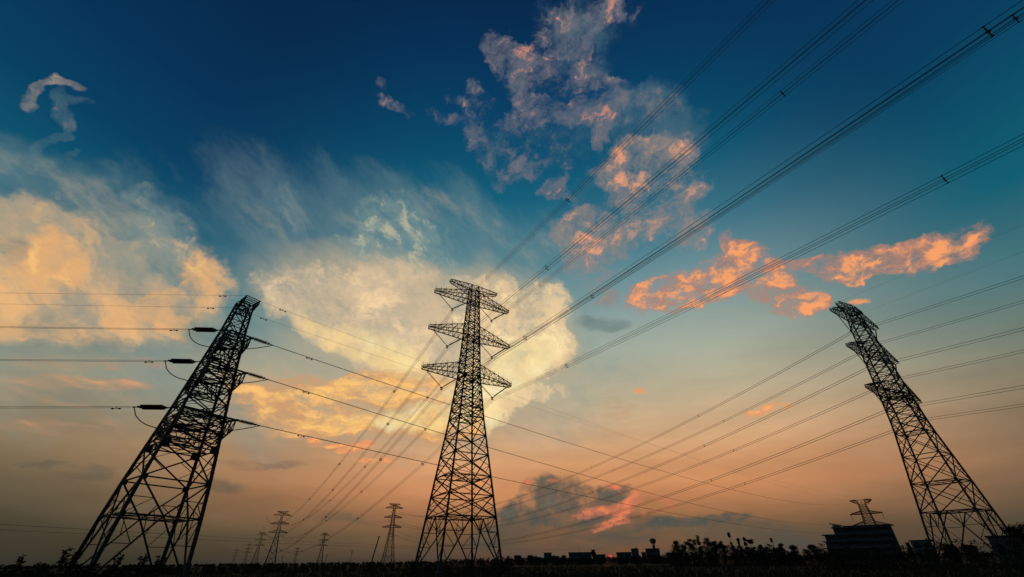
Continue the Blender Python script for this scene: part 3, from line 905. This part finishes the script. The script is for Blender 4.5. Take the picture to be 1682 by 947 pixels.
for i, (az, d, h, rz) in enumerate(FAR):
    o = far_proto if i == 0 else copy_tree(far_proto)
    o.location = polar(az, d)
    o.rotation_euler = (0, 0, R(rz))
    k = h / 60.8
    o.scale = (k, k, k)
    o['label'] = far_label[i]
    far_objs.append(o)

# pylon behind the office block
PB = polar(36.5, 575.0)
ROT_B = R(-46.0)
lv = zline([(0, 8.0), (26, 4.4), (36.8, 3.3), (45, 2.9), (48.9, 4.0)], [0, 9, 18, 22, 26.2, 29, 31.5, 34, 36.8, 39, 41, 43, 45, 48.9])
root = thing('lattice_pylon', 'squat broad-armed pylon rising behind the stepped office block roof', 'pylon', PB, ROT_B)
tower_body(root, lv, 'K' + 'X' * 12, 0.6, 0.3, 0.0, (4, 8))
for s in (-1, 1):
    cross_arm(root, s, 48.9, 9.0, 4.0, 3.4, 0.4, 0.5, 3, 0.34, False)
    cross_arm(root, s, 36.8, 13.0, 3.3, 2.6, 0.4, 0.5, 5, 0.34, True)
    cross_arm(root, s, 26.2, 17.5, 4.4, 4.2, 0.4, 0.5, 6, 0.34, True)
for s, x in ((1, 12.6), (-1, 12.6)):
    insulator((s * x, 0, 36.6), (s * x, 0, 31.5), 14, 0.3, 0.12).build('insulator_string', CHINA, root)


# ------------------------------------------------------------------ conductors
def span(p0, az, k, c, L, n=60):
    d = polar(az, 1.0)
    return [p0 + d * s + Vector((0, 0, k * s + c * s * s)) for s in [L * (i / (n - 1)) for i in range(n)]]


def sag_span(p0, p1, S, n=60):
    return [lerp(p0, p1, i / (n - 1)) - Vector((0, 0, 4 * S * (i / (n - 1)) * (1 - i / (n - 1)))) for i in range(n)]


def bundle(name, label, cat, pts, offs, r, group, spacer=None, dampers=None, r_sp=0.09):
    o0 = pts[0].copy()
    root = thing(name, label, cat, o0, 0.0, group)
    d = (pts[-1] - pts[0])
    d.z = 0
    d.normalize()
    side = Vector((d.y, -d.x, 0))
    for (a, b) in offs:
        mb = MB()
        mb.tube([p - o0 + side * a + Vector((0, 0, b)) for p in pts], r, 5)
        mb.build('wire', CABLE, root)
    length = [0.0]
    for a, b in zip(pts, pts[1:]):
        length.append(length[-1] + (b - a).length)

    def at(s):
        for i in range(len(pts) - 1):
            if length[i + 1] >= s:
                return lerp(pts[i], pts[i + 1], (s - length[i]) / max(1e-6, length[i + 1] - length[i]))
        return pts[-1]
    if spacer:
        s, step = spacer
        while s < length[-1] - 5:
            p = at(s) - o0
            mb = MB()
            c = [p + side * a + Vector((0, 0, b)) for a, b in offs]
            if len(c) == 4:
                for i in range(4):
                    mb.bar(c[i], c[(i + 1) % 4], r_sp)
                    mb.bar(c[i] - d * 0.09, c[i] + d * 0.09, r_sp * 1.6)
                mb.bar(c[0], c[2], r_sp * 0.7)
                mb.bar(c[1], c[3], r_sp * 0.7)
            else:
                mb.bar(c[0], c[1], r_sp)
                for q in c:
                    mb.bar(q - d * 0.2, q + d * 0.2, r_sp * 1.4)
            mb.build('spacer', STEEL, root)
            s += step
    if dampers:
        for s in dampers:
            p = at(s) - o0
            e = (at(s + 0.5) - at(s - 0.5)).normalized()
            mb = MB()
            mb.bar(p, p - Vector((0, 0, 0.2)), 0.07)
            mb.bar(p - Vector((0, 0, 0.2)) - e * 0.45, p - Vector((0, 0, 0.2)) + e * 0.45, 0.04)
            for q in (-0.45, 0.45):
                mb.bar(p - Vector((0, 0, 0.2)) + e * (q - 0.13), p - Vector((0, 0, 0.2)) + e * (q + 0.13), 0.16)
            mb.build('vibration_damper', STEEL, root)
    return root


QUAD = [(-0.27, -0.27), (0.27, -0.27), (0.27, 0.27), (-0.27, 0.27)]
TWIN = [(0.0, -0.26), (0.0, 0.26)]
tier = ('top', 'middle', 'lowest')
off_sp = {('top', -1): 46, ('middle', -1): 40, ('lowest', -1): 34, ('top', 1): 22, ('middle', 1): 37, ('lowest', 1): 28}
for (z, half, sc, zc), t in zip(ARMS_C, tier):
    for s in (-1, 1):
        w = 'left' if s < 0 else 'right'
        p = world_pt(PC, ROT_C, (s * sc, 0, zc - 0.55))
        bundle('conductor_bundle', f'four-wire bundle climbing to the upper right from the {w} {t} arm of central pylon', 'power line',
               span(p, 149.34, -0.0795, 2.724e-4, 292.0, 80), QUAD, 0.021, 'conductors climbing from the central pylon', (off_sp[(t, s)], 52.0), r_sp=0.04)
        bundle('conductor_bundle', f'four-wire bundle falling behind the central pylon from its {w} {t} arm to far pylons', 'power line',
               span(p, -30.44, -0.162, 2.76e-4, 587.0, 90), QUAD, 0.028, 'conductors falling behind the central pylon', (44.0, 75.0), r_sp=0.09)
for (z, half, sc, zc), t in zip(ARMS_R, tier):
    for s in (-1, 1):
        w = 'near' if s < 0 else 'far'
        p = world_pt(PR, ROT_R, (s * sc, 0, zc - 0.55))
        i = tier.index(t)
        q = world_pt(far_objs[1].location, R(31), (s * (5.4 + 0.4 * i) * 0.9, 0, ARMS_C[i][3] * 0.9))
        bundle('conductor_bundle', f'twin-wire bundle sagging left from the {w} {t} arm of the right-hand pylon', 'power line',
               sag_span(p, q, 19.0, 90), TWIN, 0.05, 'conductors sagging left of the right-hand pylon', (52.0, 60.0), r_sp=0.1)
        bundle('conductor_bundle', f'twin-wire bundle leaving at the right edge from the {w} {t} arm of right-hand pylon', 'power line',
               span(p, 154.0, -0.085, 2.0e-4, 300.0, 60), TWIN, 0.036, 'conductors leaving at the right edge', (150.0, 60.0))
for s, w in ((1, 'far'), (-1, 'near')):
    p = world_pt(PR, ROT_R, (s * 6.1, 0, 58.9))
    mb = MB()
    pts = span(p, 154.0, -0.05, 1.5e-4, 300.0, 50)
    mb.tube([q - p for q in pts], 0.014, 5)
    o = mb.build('earth_wire', CABLE)
    o.location = p
    tag(o, f'hair-thin earth wire running to the right edge from {w} top arm of right-hand pylon', 'power line')

# strain pylon lines
for (el, er), t in zip(STRAIN, tier):
    pl, pr = world_pt(PL, ROT_L, el), world_pt(PL, ROT_L, er)
    bundle('conductor', f'taut dark wire running to the left edge from the {t} insulator of strain pylon', 'power line',
           span(pl, -95.0, -0.02, 1.0e-4, 260.0, 50), [(0, -0.09), (0, 0.09)], 0.026, 'wires running left from the strain pylon', None, (2.2,))
    i = tier.index(t)
    q = world_pt(PB, ROT_B, (-(8.6, 12.6, 17.0)[i], 0, (46.5, 31.5, 22.5)[i]))
    bundle('conductor', f'long wire falling right past the central pylon from the {t} insulator of strain pylon', 'power line',
           sag_span(pr, q, (9.5, 10.0, 6.0)[i], 90), [(-0.1, 0), (0.1, 0)], 0.03, 'wires falling right from the strain pylon', None, (6.5,))
for (el, er), w, az, kk in zip(EARTH_L, ('near', 'far'), (-94.0, -95.0), (-0.02, -0.02)):
    pl, pr = world_pt(PL, ROT_L, el), world_pt(PL, ROT_L, er)
    bundle('earth_wire', f'thin wire running to the left edge from the {w} peak of strain pylon', 'power line',
           span(pl, az, kk, 8e-5, 260.0, 50), [(0, 0)], 0.02, 'earth wires at the strain pylon', None, (4.0,))
    q = world_pt(PB, ROT_B, (-8.0 if w == 'near' else 8.0, 0, 48.5))
    bundle('earth_wire', f'thin wire falling right across the sky from the {w} peak of strain pylon', 'power line',
           sag_span(pr, q, 5.5, 90), [(0, 0)], 0.018, 'earth wires at the strain pylon', None, (4.0,))

# low distribution line across the left horizon
for (a, b), lab in (((Vector((-147, 135, 13.2)), Vector((-79, 595, 16.8))), 'upper faint wire low across the left horizon behind the strain pylon'),
                    ((Vector((-147, 165, 12.2)), Vector((-60, 640, 15.0))), 'lower faint wire low across the left horizon behind the strain pylon'),
                    ((Vector((-79, 595, 16.8)), Vector((80, 455, 10.4))), 'faint wire dipping from the far pylons to the village roofs')):
    mb = MB()
    ext = a + (a - b) * 0.35 if a.x < -100 else a
    pts = sag_span(ext, b, 1.6, 40)
    mb.tube([q - ext for q in pts], 0.045, 5)
    o = mb.build('overhead_wire', CABLE)
    o.location = ext
    tag(o, lab, 'power line')

# ------------------------------------------------------------------ timber pole, posts
p = polar(-16.25, 150.0)
root = thing('timber_pole', 'dark timber pole leaning right beside the foot of the central pylon', 'pole', p)
top = Vector((1.45, 0.3, 8.3))
mb = MB()
mb.tube([Vector((0, 0, -0.3)), top * 0.5, top], 0.2, 8, 0.15)
mb.build('shaft', TIMBER, root)
mb = MB()
mb.bar(top * 0.97 + Vector((-0.35, 0, 0.05)), top * 0.97 + Vector((0.35, 0, -0.05)), 0.1)
for q in (-0.3, 0.3):
    mb.bar(top * 0.97 + Vector((q, 0, 0)), top * 0.97 + Vector((q, 0, 0.3)), 0.1)
mb.build('insulator_bracket', STEEL, root)

for az, d, h, lab in ((-20.9, 420, 8.0, 'short thin post on the horizon left of the leaning timber pole'),
                      (-18.35, 380, 9.8, 'slim post with small crossbars on the horizon nearest the leaning pole'),
                      (-25.2, 520, 8.5, 'short thin post on the horizon at the foot of the tall far pylon')):
    root = thing('utility_pole', lab, 'pole', polar(az, d), R(30))
    mb = MB()
    mb.tube([(0, 0, -0.3), (0, 0, h)], 0.22, 6, 0.14)
    mb.build('shaft', SLAB, root)
    mb = MB()
    for z in (h - 0.5, h - 1.7):
        mb.bar((-1.2, 0, z), (1.2, 0, z), 0.16)
    mb.build('crossbar', STEEL, root)


# ------------------------------------------------------------------ buildings
def house(name, label, cat, az0, az1, el, dist, wall, depth=8.0, floors=2, bays=3, roof='flat', extra=None, group=None):
    azc = (az0 + az1) / 2
    w = R(az1 - az0) * dist
    h = 1.6 + dist * math.tan(R(el))
    root = thing(name, label, cat, polar(azc, dist), R(-azc), group)      # local -y faces the camera
    mb = MB()
    mb.box((-w / 2, 0, -0.4), (w / 2, depth, h - 0.35))
    mb.build('wall', wall, root)
    mb = MB()
    mb.box((-w / 2 - 0.25, -0.25, h - 0.347), (w / 2 + 0.25, depth + 0.25, h - 0.12))
    if roof == 'parapet':
        for lo, hi in (((-w / 2 - 0.2, -0.2, h - 0.117), (w / 2 + 0.2, 0.0, h + 0.25)),
                       ((-w / 2 - 0.2, 0.003, h - 0.117), (-w / 2, depth, h + 0.25)), ((w / 2, 0.003, h - 0.117), (w / 2 + 0.2, depth, h + 0.25))):
            mb.box(lo, hi)
    rf = mb.build('roof', ROOFING, root)
    if extra == 'tank':
        mb = MB()
        mb.lathe((w * 0.2, depth * 0.5, h - 0.12), (w * 0.2, depth * 0.5, h + 1.2), [(0, 0.5), (1.1, 0.55), (1.32, 0.2)], 10)
        mb.build('water_tank', SLAB, rf)
    fh = (h - 0.4) / floors
    for f in range(floors):
        for b in range(bays):
            cx = -w / 2 + w * (b + 0.5) / bays
            ww = min(1.3, w / bays * 0.5)
            if f == 0 and b == bays // 2:
                mb = MB()
                mb.box((cx - 0.5, -0.06, 0), (cx + 0.5, -0.004, min(2.1, fh * 0.8)))
                mb.build('door', DOORPAINT, root)
                continue
            z0 = f * fh + fh * 0.35
            z1 = f * fh + fh * 0.78
            mb = MB()
            for lo, hi in (((cx - ww / 2 - 0.1, -0.09, z0 - 0.12), (cx + ww / 2 + 0.1, -0.003, z0)), ((cx - ww / 2 - 0.1, -0.06, z1), (cx + ww / 2 + 0.1, -0.003, z1 + 0.1)),
                           ((cx - ww / 2 - 0.1, -0.06, z0 + 0.003), (cx - ww / 2, -0.003, z1 - 0.003)), ((cx + ww / 2, -0.06, z0 + 0.003), (cx + ww / 2 + 0.1, -0.003, z1 - 0.003))):
                mb.box(lo, hi)
            fr = mb.build('window', SLAB, root)
            mb = MB()
            mb.box((cx - ww / 2 + 0.003, -0.03, z0 + 0.003), (cx + ww / 2 - 0.003, -0.005, z1 - 0.003))
            mb.build('pane', PANE, fr)
    return root, w, h


VG = 'village buildings on the skyline'
house('house', 'low flat building nearest the foot of the central pylon on the skyline', 'building', 2.2, 3.0, 0.40, 450, RENDERED, 8, 1, 2, group=VG)
house('house', 'small boxy two-storey house with low annexe, left end of the village skyline', 'building', 3.3, 4.2, 0.83, 470, RENDERED, 8, 2, 2, group=VG)
house('house', 'low annexe attached right of the small boxy two-storey house', 'building', 4.25, 5.1, 0.48, 470, BRICKISH, 7, 1, 2, group=VG)
b3, w3, h3 = house('house', 'long flat-roofed building with a thin mast on the village skyline', 'building', 6.15, 8.75, 0.78, 440, RENDERED, 9, 2, 5, 'parapet', group=VG)
mb = MB()
mb.tube([(-0.4, 2, h3 - 0.3), (-0.4, 2, h3 + 5.4)], 0.13, 6, 0.07)
mb.bar((-1.1, 2, h3 + 4.2), (0.3, 2, h3 + 4.2), 0.1)
mb.bar((-0.9, 2, h3 + 3.3), (0.1, 2, h3 + 3.3), 0.1)
tag(mb.build('antenna_mast', STEEL, b3))
house('house', 'low dark building immediately left of the red setting sun', 'building', 8.85, 10.3, 0.55, 450, BRICKISH, 8, 1, 3, 'parapet', group=VG)
house('house', 'flat-roofed building immediately right of the red setting sun', 'building', 11.55, 13.2, 0.72, 430, RENDERED, 9, 2, 4, 'parapet', group=VG)
house('house', 'taller square block adjoining the building right of the setting sun', 'building', 13.22, 14.02, 1.05, 440, RENDERED, 8, 3, 2, 'parapet', 'tank', group=VG)
house('house', 'broad flat block in front of the round water tower', 'building', 14.8, 16.3, 1.03, 425, BRICKISH, 9, 3, 4, 'parapet', group=VG)
house('house', 'low shed left of the block with the water tower', 'building', 14.3, 14.78, 0.74, 430, RENDERED, 7, 1, 2, group=VG)
house('house', 'small house between the water tower block and the first tall trees', 'building', 16.95, 17.8, 0.68, 420, RENDERED, 8, 2, 2, group=VG)

# water tower
root = thing('water_tower', 'round-headed water tower on a narrow tapering shaft above the flat roofs', 'water tower', polar(15.75, 455))
H0 = 1.6 + 455 * math.tan(R(2.05))
mb = MB()
mb.lathe((0, 0, -0.3), (0, 0, 10), [(0, 2.0), (5, 1.4), (H0 - 4.6, 1.15)], 14)
mb.build('shaft', RENDERED, root)
mb = MB()
mb.lathe((0, 0, H0 - 4.597), (0, 0, H0), [(0, 1.2), (1.0, 2.2), (2.0, 2.75), (3.0, 2.8), (3.8, 2.3), (4.35, 1.2), (4.6, 0.15)], 18)
mb.build('tank', RENDERED, root)
mb = MB()
for k in range(12):
    t = 2 * math.pi * k / 12
    mb.bar((2.9 * math.cos(t), 2.9 * math.sin(t), H0 - 2.0), (2.9 * math.cos(t), 2.9 * math.sin(t), H0 - 1.0), 0.07)
    t2 = 2 * math.pi * (k + 1) / 12
    mb.bar((2.9 * math.cos(t), 2.9 * math.sin(t), H0 - 1.0), (2.9 * math.cos(t2), 2.9 * math.sin(t2), H0 - 1.0), 0.07)
mb.build('railing', STEEL, root)

# office block with stepped left end
D = 330.0
azL, azR = 33.35, 38.0
w = R(azR - azL) * D
Hh = 1.6 + D * math.tan(R(2.53))
root = thing('office_block', 'broad dark office block with stepped ledges at its left end, below the squat pylon', 'building', polar((azL + azR) / 2, D), R(-(azL + azR) / 2))
mb = MB()
mb.box((-w / 2, 0, -0.4), (w / 2, 16, Hh - 0.4))
mb.build('wall', DARKWALL, root)
mb = MB()
mb.box((-w / 2 - 0.3, -0.3, Hh - 0.397), (w / 2 + 0.3, 16.3, Hh - 0.1))
mb.box((-w / 2 + 5, 0.5, Hh - 0.097), (w / 2 - 0.5, 15, Hh + 0.35))
mb.build('roof', ROOFING, root)
mb = MB()
mb.box((-w / 2 + 0.2, 1.0, Hh - 0.097), (-w / 2 + 4.0, 7.0, Hh + 0.9))
mb.bar((-w / 2 - 0.8, 4, Hh + 1.9), (-w / 2 + 5.0, 4, Hh + 0.5), 0.5, 0.5)
for _y in (1.5, 2.5, 5.5, 6.5):
    mb.bar((-w / 2 - 0.8, _y, Hh + 1.9), (-w / 2 + 5.0, _y, Hh + 0.5), 0.95, 0.35)
mb.build('roof_canopy', SLAB, root)
floors = 5
fh = Hh / floors
for f in range(floors):
    ext = [7.8, 7.6, 7.3, 6.6, 0.6][f]
    mb = MB()
    mb.box((-w / 2 - ext, -1.3, (f + 1) * fh - 0.75), (w / 2 - 4 + 0.2 * f, -0.003, (f + 1) * fh - 0.35))
    mb.box((-w / 2 - ext + 0.4, 0.0, (f + 1) * fh - 0.745), (-w / 2 - 0.003, 12, (f + 1) * fh - 0.355))
    mb.build('ledge', DARKSLAB, root)
    mb = MB()
    mb.box((-w / 2 - ext + 1.4, 0.6, f * fh - 0.35), (-w / 2 - 0.005, 11, (f + 1) * fh - 0.748))
    mb.build('end_bay', DARKWALL, root)
    mb = MB()
    n = 8
    for b in range(n):
        x0 = -w / 2 + 0.6 + b * (w - 1.2) / n
        mb.box((x0 + 0.25, -0.05, f * fh + 0.9), (x0 + (w - 1.2) / n - 0.25, -0.004, f * fh + fh - 0.9))
    mb.build('window', PANE, root)
mb = MB()
mb.box((-1.2, -0.08, 0), (1.2, -0.01, 2.1))
mb.build('door', DOORPAINT, root)

house('house', 'low flat hut between the office block and the right-hand pylon', 'building', 38.85, 40.3, 1.28, 210, RENDERED, 7, 2, 2, 'flat')
house('house', 'low dark outbuilding at the far right edge beside the pylon foot', 'building', 44.0, 46.8, 1.45, 125, BRICKISH, 7, 1, 3, 'flat')


# ------------------------------------------------------------------ trees and scrub
def tree(name, label, loc, h, spread, seed, kind='broad', group='trees on the right skyline', leafs=1500, lsize=0.34):
    rng = random.Random(seed)
    root = thing(name, label, 'tree', loc, rng.uniform(0, 6.28), group)
    tips = []
    mb = MB()
    lean = Vector((rng.uniform(-0.05, 0.05), rng.uniform(-0.05, 0.05), 1))
    trunk = [lean * (h * t) + Vector((rng.gauss(0, 0.05), rng.gauss(0, 0.05), 0)) * (h * 0.15 * t) for t in (0, 0.25, 0.5, 0.75, 0.95)]
    trunk[0] = Vector((0, 0, -0.2))
    mb.tube(trunk, 0.022 * h + 0.03, 7, 0.03)
    nl = 18 if kind == 'broad' else 18
    for i in range(nl):
        t = rng.uniform(0.14, 0.92) if kind == 'broad' else rng.uniform(0.2, 0.97)
        b = lean * (h * t)
        a = rng.uniform(0, 6.28)
        ln = spread * (rng.uniform(0.55, 1.0) * (1.0 - 0.55 * abs(t - 0.55)) if kind == 'broad' else rng.uniform(0.35, 0.75) * (1.15 - t))
        up = rng.uniform(0.35, 0.9) if kind == 'broad' else rng.uniform(1.0, 2.0)
        e = b + Vector((math.cos(a), math.sin(a), up)) * ln * (0.75 if kind == 'broad' else 0.7)
        if e.z > h:
            e.z = h - rng.uniform(0, 0.06) * h
        m = lerp(b, e, 0.5) + Vector((0, 0, -0.06 * ln))
        mb.tube([b, m, e], 0.01 * h, 5, 0.012)
        tips.append((e, rng.uniform(0.5, 1.0)))
        for _ in range(2):
            q = lerp(b, e, rng.uniform(0.45, 0.9))
            e2 = q + Vector((rng.gauss(0, 1), rng.gauss(0, 1), rng.uniform(0.0, 1.1))) * (ln * 0.33)
            if e2.z > h:
                e2.z = h
            mb.tube([q, e2], 0.02, 4, 0.008)
            tips.append((e2, rng.uniform(0.35, 0.8)))
    tips.append((trunk[-1], 0.7))
    mb.build('trunk', BARK, root)
    mb = MB()
    csize = spread * (0.42 if kind == 'broad' else 0.34)
    tot = sum(w for _, w in tips)
    for p, w in tips:
        n = int(leafs * w / tot)
        for _ in range(n):
            rr = csize * w * rng.random() ** 0.5 * 1.25
            d = Vector((rng.gauss(0, 1), rng.gauss(0, 1), rng.gauss(0, 0.75)))
            d.normalize()
            mb.leaf(p + d * rr, lsize * rng.uniform(0.6, 1.2), rng)
    mb.build('crown', FOLIAGE, root)
    return root


TREES = [
    (18.15, 170, 6.3, 2.0, 'broad', 'round-crowned tree at the left end of the tall tree row'),
    (19.0, 178, 6.6, 1.8, 'broad', 'low bushy tree second from the left in the tall tree row'),
    (19.75, 172, 7.2, 1.7, 'broad', 'ragged tree third from the left in the tall tree row'),
    (20.6, 165, 7.7, 1.5, 'slim', 'upright tree with a pointed crown left of the twin bushy crowns'),
    (21.35, 170, 7.2, 1.9, 'broad', 'broad bushy tree in the middle of the tall tree row'),
    (22.1, 172, 6.3, 1.5, 'broad', 'smaller tree filling the gap right of the broad bushy one'),
    (22.85, 160, 6.1, 1.4, 'broad', 'open-crowned small tree left of the tallest slender tree'),
    (23.9, 165, 8.8, 1.0, 'slim', 'tallest slender pole-like tree standing above the tree row'),
    (24.6, 170, 6.9, 1.2, 'slim', 'thin upright tree just right of the tallest slender tree'),
    (25.15, 160, 7.0, 1.1, 'slim', 'thin forked tree second right of the tallest slender tree'),
    (25.65, 164, 6.4, 1.2, 'broad', 'small tufted tree at the right end of the tall tree row'),
    (26.5, 165, 5.0, 1.5, 'broad', 'low open tree in the gap before the thin spire tree'),
    (27.7, 160, 6.7, 0.55, 'slim', 'very thin spire-like sapling above the low bushes'),
    (28.25, 160, 4.9, 1.2, 'broad', 'small round tree right of the thin sapling'),
    (29.4, 165, 4.5, 1.4, 'broad', 'small lone round tree left of the office block'),
    (31.2, 160, 4.3, 1.5, 'broad', 'dense low tree against the office block ledges'),
    (38.6, 150, 4.4, 1.1, 'slim', 'thin small tree between the office block and the flat hut'),
    (41.3, 120, 3.2, 1.3, 'broad', 'small tree under the left legs of the right-hand pylon'),
    (42.6, 118, 2.9, 1.2, 'broad', 'small tree between the legs of the right-hand pylon'),
    (46.0, 118, 5.6, 2.1, 'broad', 'rounded tree at the far right edge above the outbuilding'),
    (8.9, 420, 9.0, 2.6, 'broad', 'small tree rising over the roof left of the setting sun'),
    (0.3, 300, 4.0, 2.6, 'broad', 'low tree just right of the central pylon foot'),
    (1.7, 330, 4.2, 2.4, 'broad', 'low tree between the central pylon foot and the first low building'),
    (5.6, 400, 4.6, 2.4, 'broad', 'low tree between the low annexe and the long flat-roofed building'),
]
for i, (az, d, h, sp, kd, lab) in enumerate(TREES):
    tree('tree', lab, polar(az, d), h, sp, 100 + i, kd, leafs=1500 if kd == 'slim' else 2600, lsize=0.3 if d < 200 else 0.5)


def belt(name, label, az0, az1, d0, d1, height, n, lsize, seed, cat='bushes', lumps=40):
    """a belt of scrub: clumps of leaves on short stems, uneven in height"""
    rng = random.Random(seed)
    mb = MB()
    cl = []
    for i in range(lumps):
        t = rng.random()
        az = lerp(az0, az1, t)
        d = rng.uniform(d0, d1)
        hh = height(t) * rng.uniform(0.55, 1.0)
        if rng.random() < 0.12:
            hh *= 1.25
        cl.append((polar(az, d), hh))
        for _ in range(3):
            b = polar(az, d)
            mb.tube([b + Vector((rng.gauss(0, 0.15), rng.gauss(0, 0.15), -0.1)), b + Vector((rng.gauss(0, 0.3) * hh, rng.gauss(0, 0.3) * hh, hh * rng.uniform(0.7, 1.02)))], 0.02, 4, 0.008)
    for i in range(n):
        c, hh = cl[i % len(cl)]
        z = hh * (1 - rng.random() ** 1.5)
        r = 0.45 * hh * math.sqrt(max(0.05, 1 - (z / hh) ** 2)) * 1.3
        a = rng.uniform(0, 6.28)
        q = r * rng.random() ** 0.5
        mb.leaf(c + Vector((q * math.cos(a), q * math.sin(a), z)), lsize * rng.uniform(0.6, 1.3), rng)
    o = mb.build(name, SCRUB)
    tag(o, label, cat, None, 'stuff')
    return o


belt('scrub', 'dark scrub in front of the strain pylon feet', -48, -36, 58, 70, lambda t: 1.95 - 0.2 * t, 9000, 0.2, 1, lumps=70)
belt('scrub', 'low scrub in front of the far pylons', -36.5, -13, 110, 260, lambda t: 1.5, 24000, 0.3, 2, lumps=420)
belt('scrub', 'scrub around the feet of the central pylon', -13, -0.5, 70, 120, lambda t: 1.6 + 0.9 * t, 9000, 0.22, 3, lumps=80)
belt('scrub', 'hedge line in front of the village', -1, 18.5, 190, 270, lambda t: 2.9 + 0.5 * math.sin(t * 9), 26000, 0.4, 4, lumps=240)
belt('scrub', 'thicket under the tall tree row', 17.5, 33, 140, 158, lambda t: (4.9 if 0.02 < t < 0.55 else 3.5) + 0.5 * math.sin(t * 23), 26000, 0.32, 5, lumps=170)
belt('scrub', 'thicket in front of the office block and right-hand pylon', 32, 50, 92, 108, lambda t: 2.9 + 0.6 * t, 14000, 0.26, 6, lumps=110)
belt('treeline', 'distant low tree line along the horizon', -50, 52, 900, 1100, lambda t: 3.2 if t < 0.42 else 6.5, 52000, 1.7, 7, 'trees', lumps=1100)

# individual weeds standing above the scrub
WEEDS = [(-42.3, 57, 3.0, 'tall weed with splayed leaves left of the strain pylon feet'),
         (-41.7, 56, 2.8, 'smaller bent weed beside the tall splayed one near the strain pylon'),
         (-36.9, 57, 2.6, 'leafy weed between the legs of the strain pylon'),
         (-35.6, 58, 2.5, 'spreading weed under the right legs of the strain pylon'),
         (-38.8, 57, 2.45, 'low tuft-like weed between the left legs of the strain pylon'),
         (-45.0, 56, 2.5, 'drooping weed at the far left edge of the field')]
for i, (az, d, h, lab) in enumerate(WEEDS):
    rng = random.Random(40 + i)
    root = thing('weed', lab, 'plant', polar(az, d), 0, 'weeds at the field edge')
    mb = MB()
    lb = MB()
    for k in range(7):
        a = rng.uniform(0, 6.28)
        e = Vector((math.cos(a) * rng.uniform(0.1, 0.55), math.sin(a) * rng.uniform(0.1, 0.55), h * rng.uniform(0.8, 1.0)))
        m = e * 0.55 + Vector((0, 0, 0.15))
        mb.tube([Vector((0, 0, -0.1)), m, e], 0.022, 5, 0.01)
        for _ in range(16):
            q = lerp(m, e, rng.uniform(-0.2, 1.05))
            lb.leaf(q, rng.uniform(0.18, 0.34), rng)
    mb.build('stem', BARK, root)
    lb.build('foliage', SCRUB, root)

# rough grass over the field in front
rng = random.Random(9)
mb = MB()
for i in range(22000):
    az = rng.uniform(-50, 50)
    d = 45 + 115 * rng.random() ** 1.3
    p = polar(az, d)
    for k in range(2):
        a = rng.uniform(0, 6.28)
        u = Vector((math.cos(a), math.sin(a), 0)) * 0.05
        tip = p + Vector((rng.gauss(0, 0.14), rng.gauss(0, 0.14), rng.uniform(0.2, 0.6)))
        n = len(mb.v)
        mb.v += [p - u, p + u, tip]
        mb.f.append((n, n + 1, n + 2))
tag(mb.build('grass', GRASS), 'rough dark grass covering the field', 'grass', None, 'stuff')
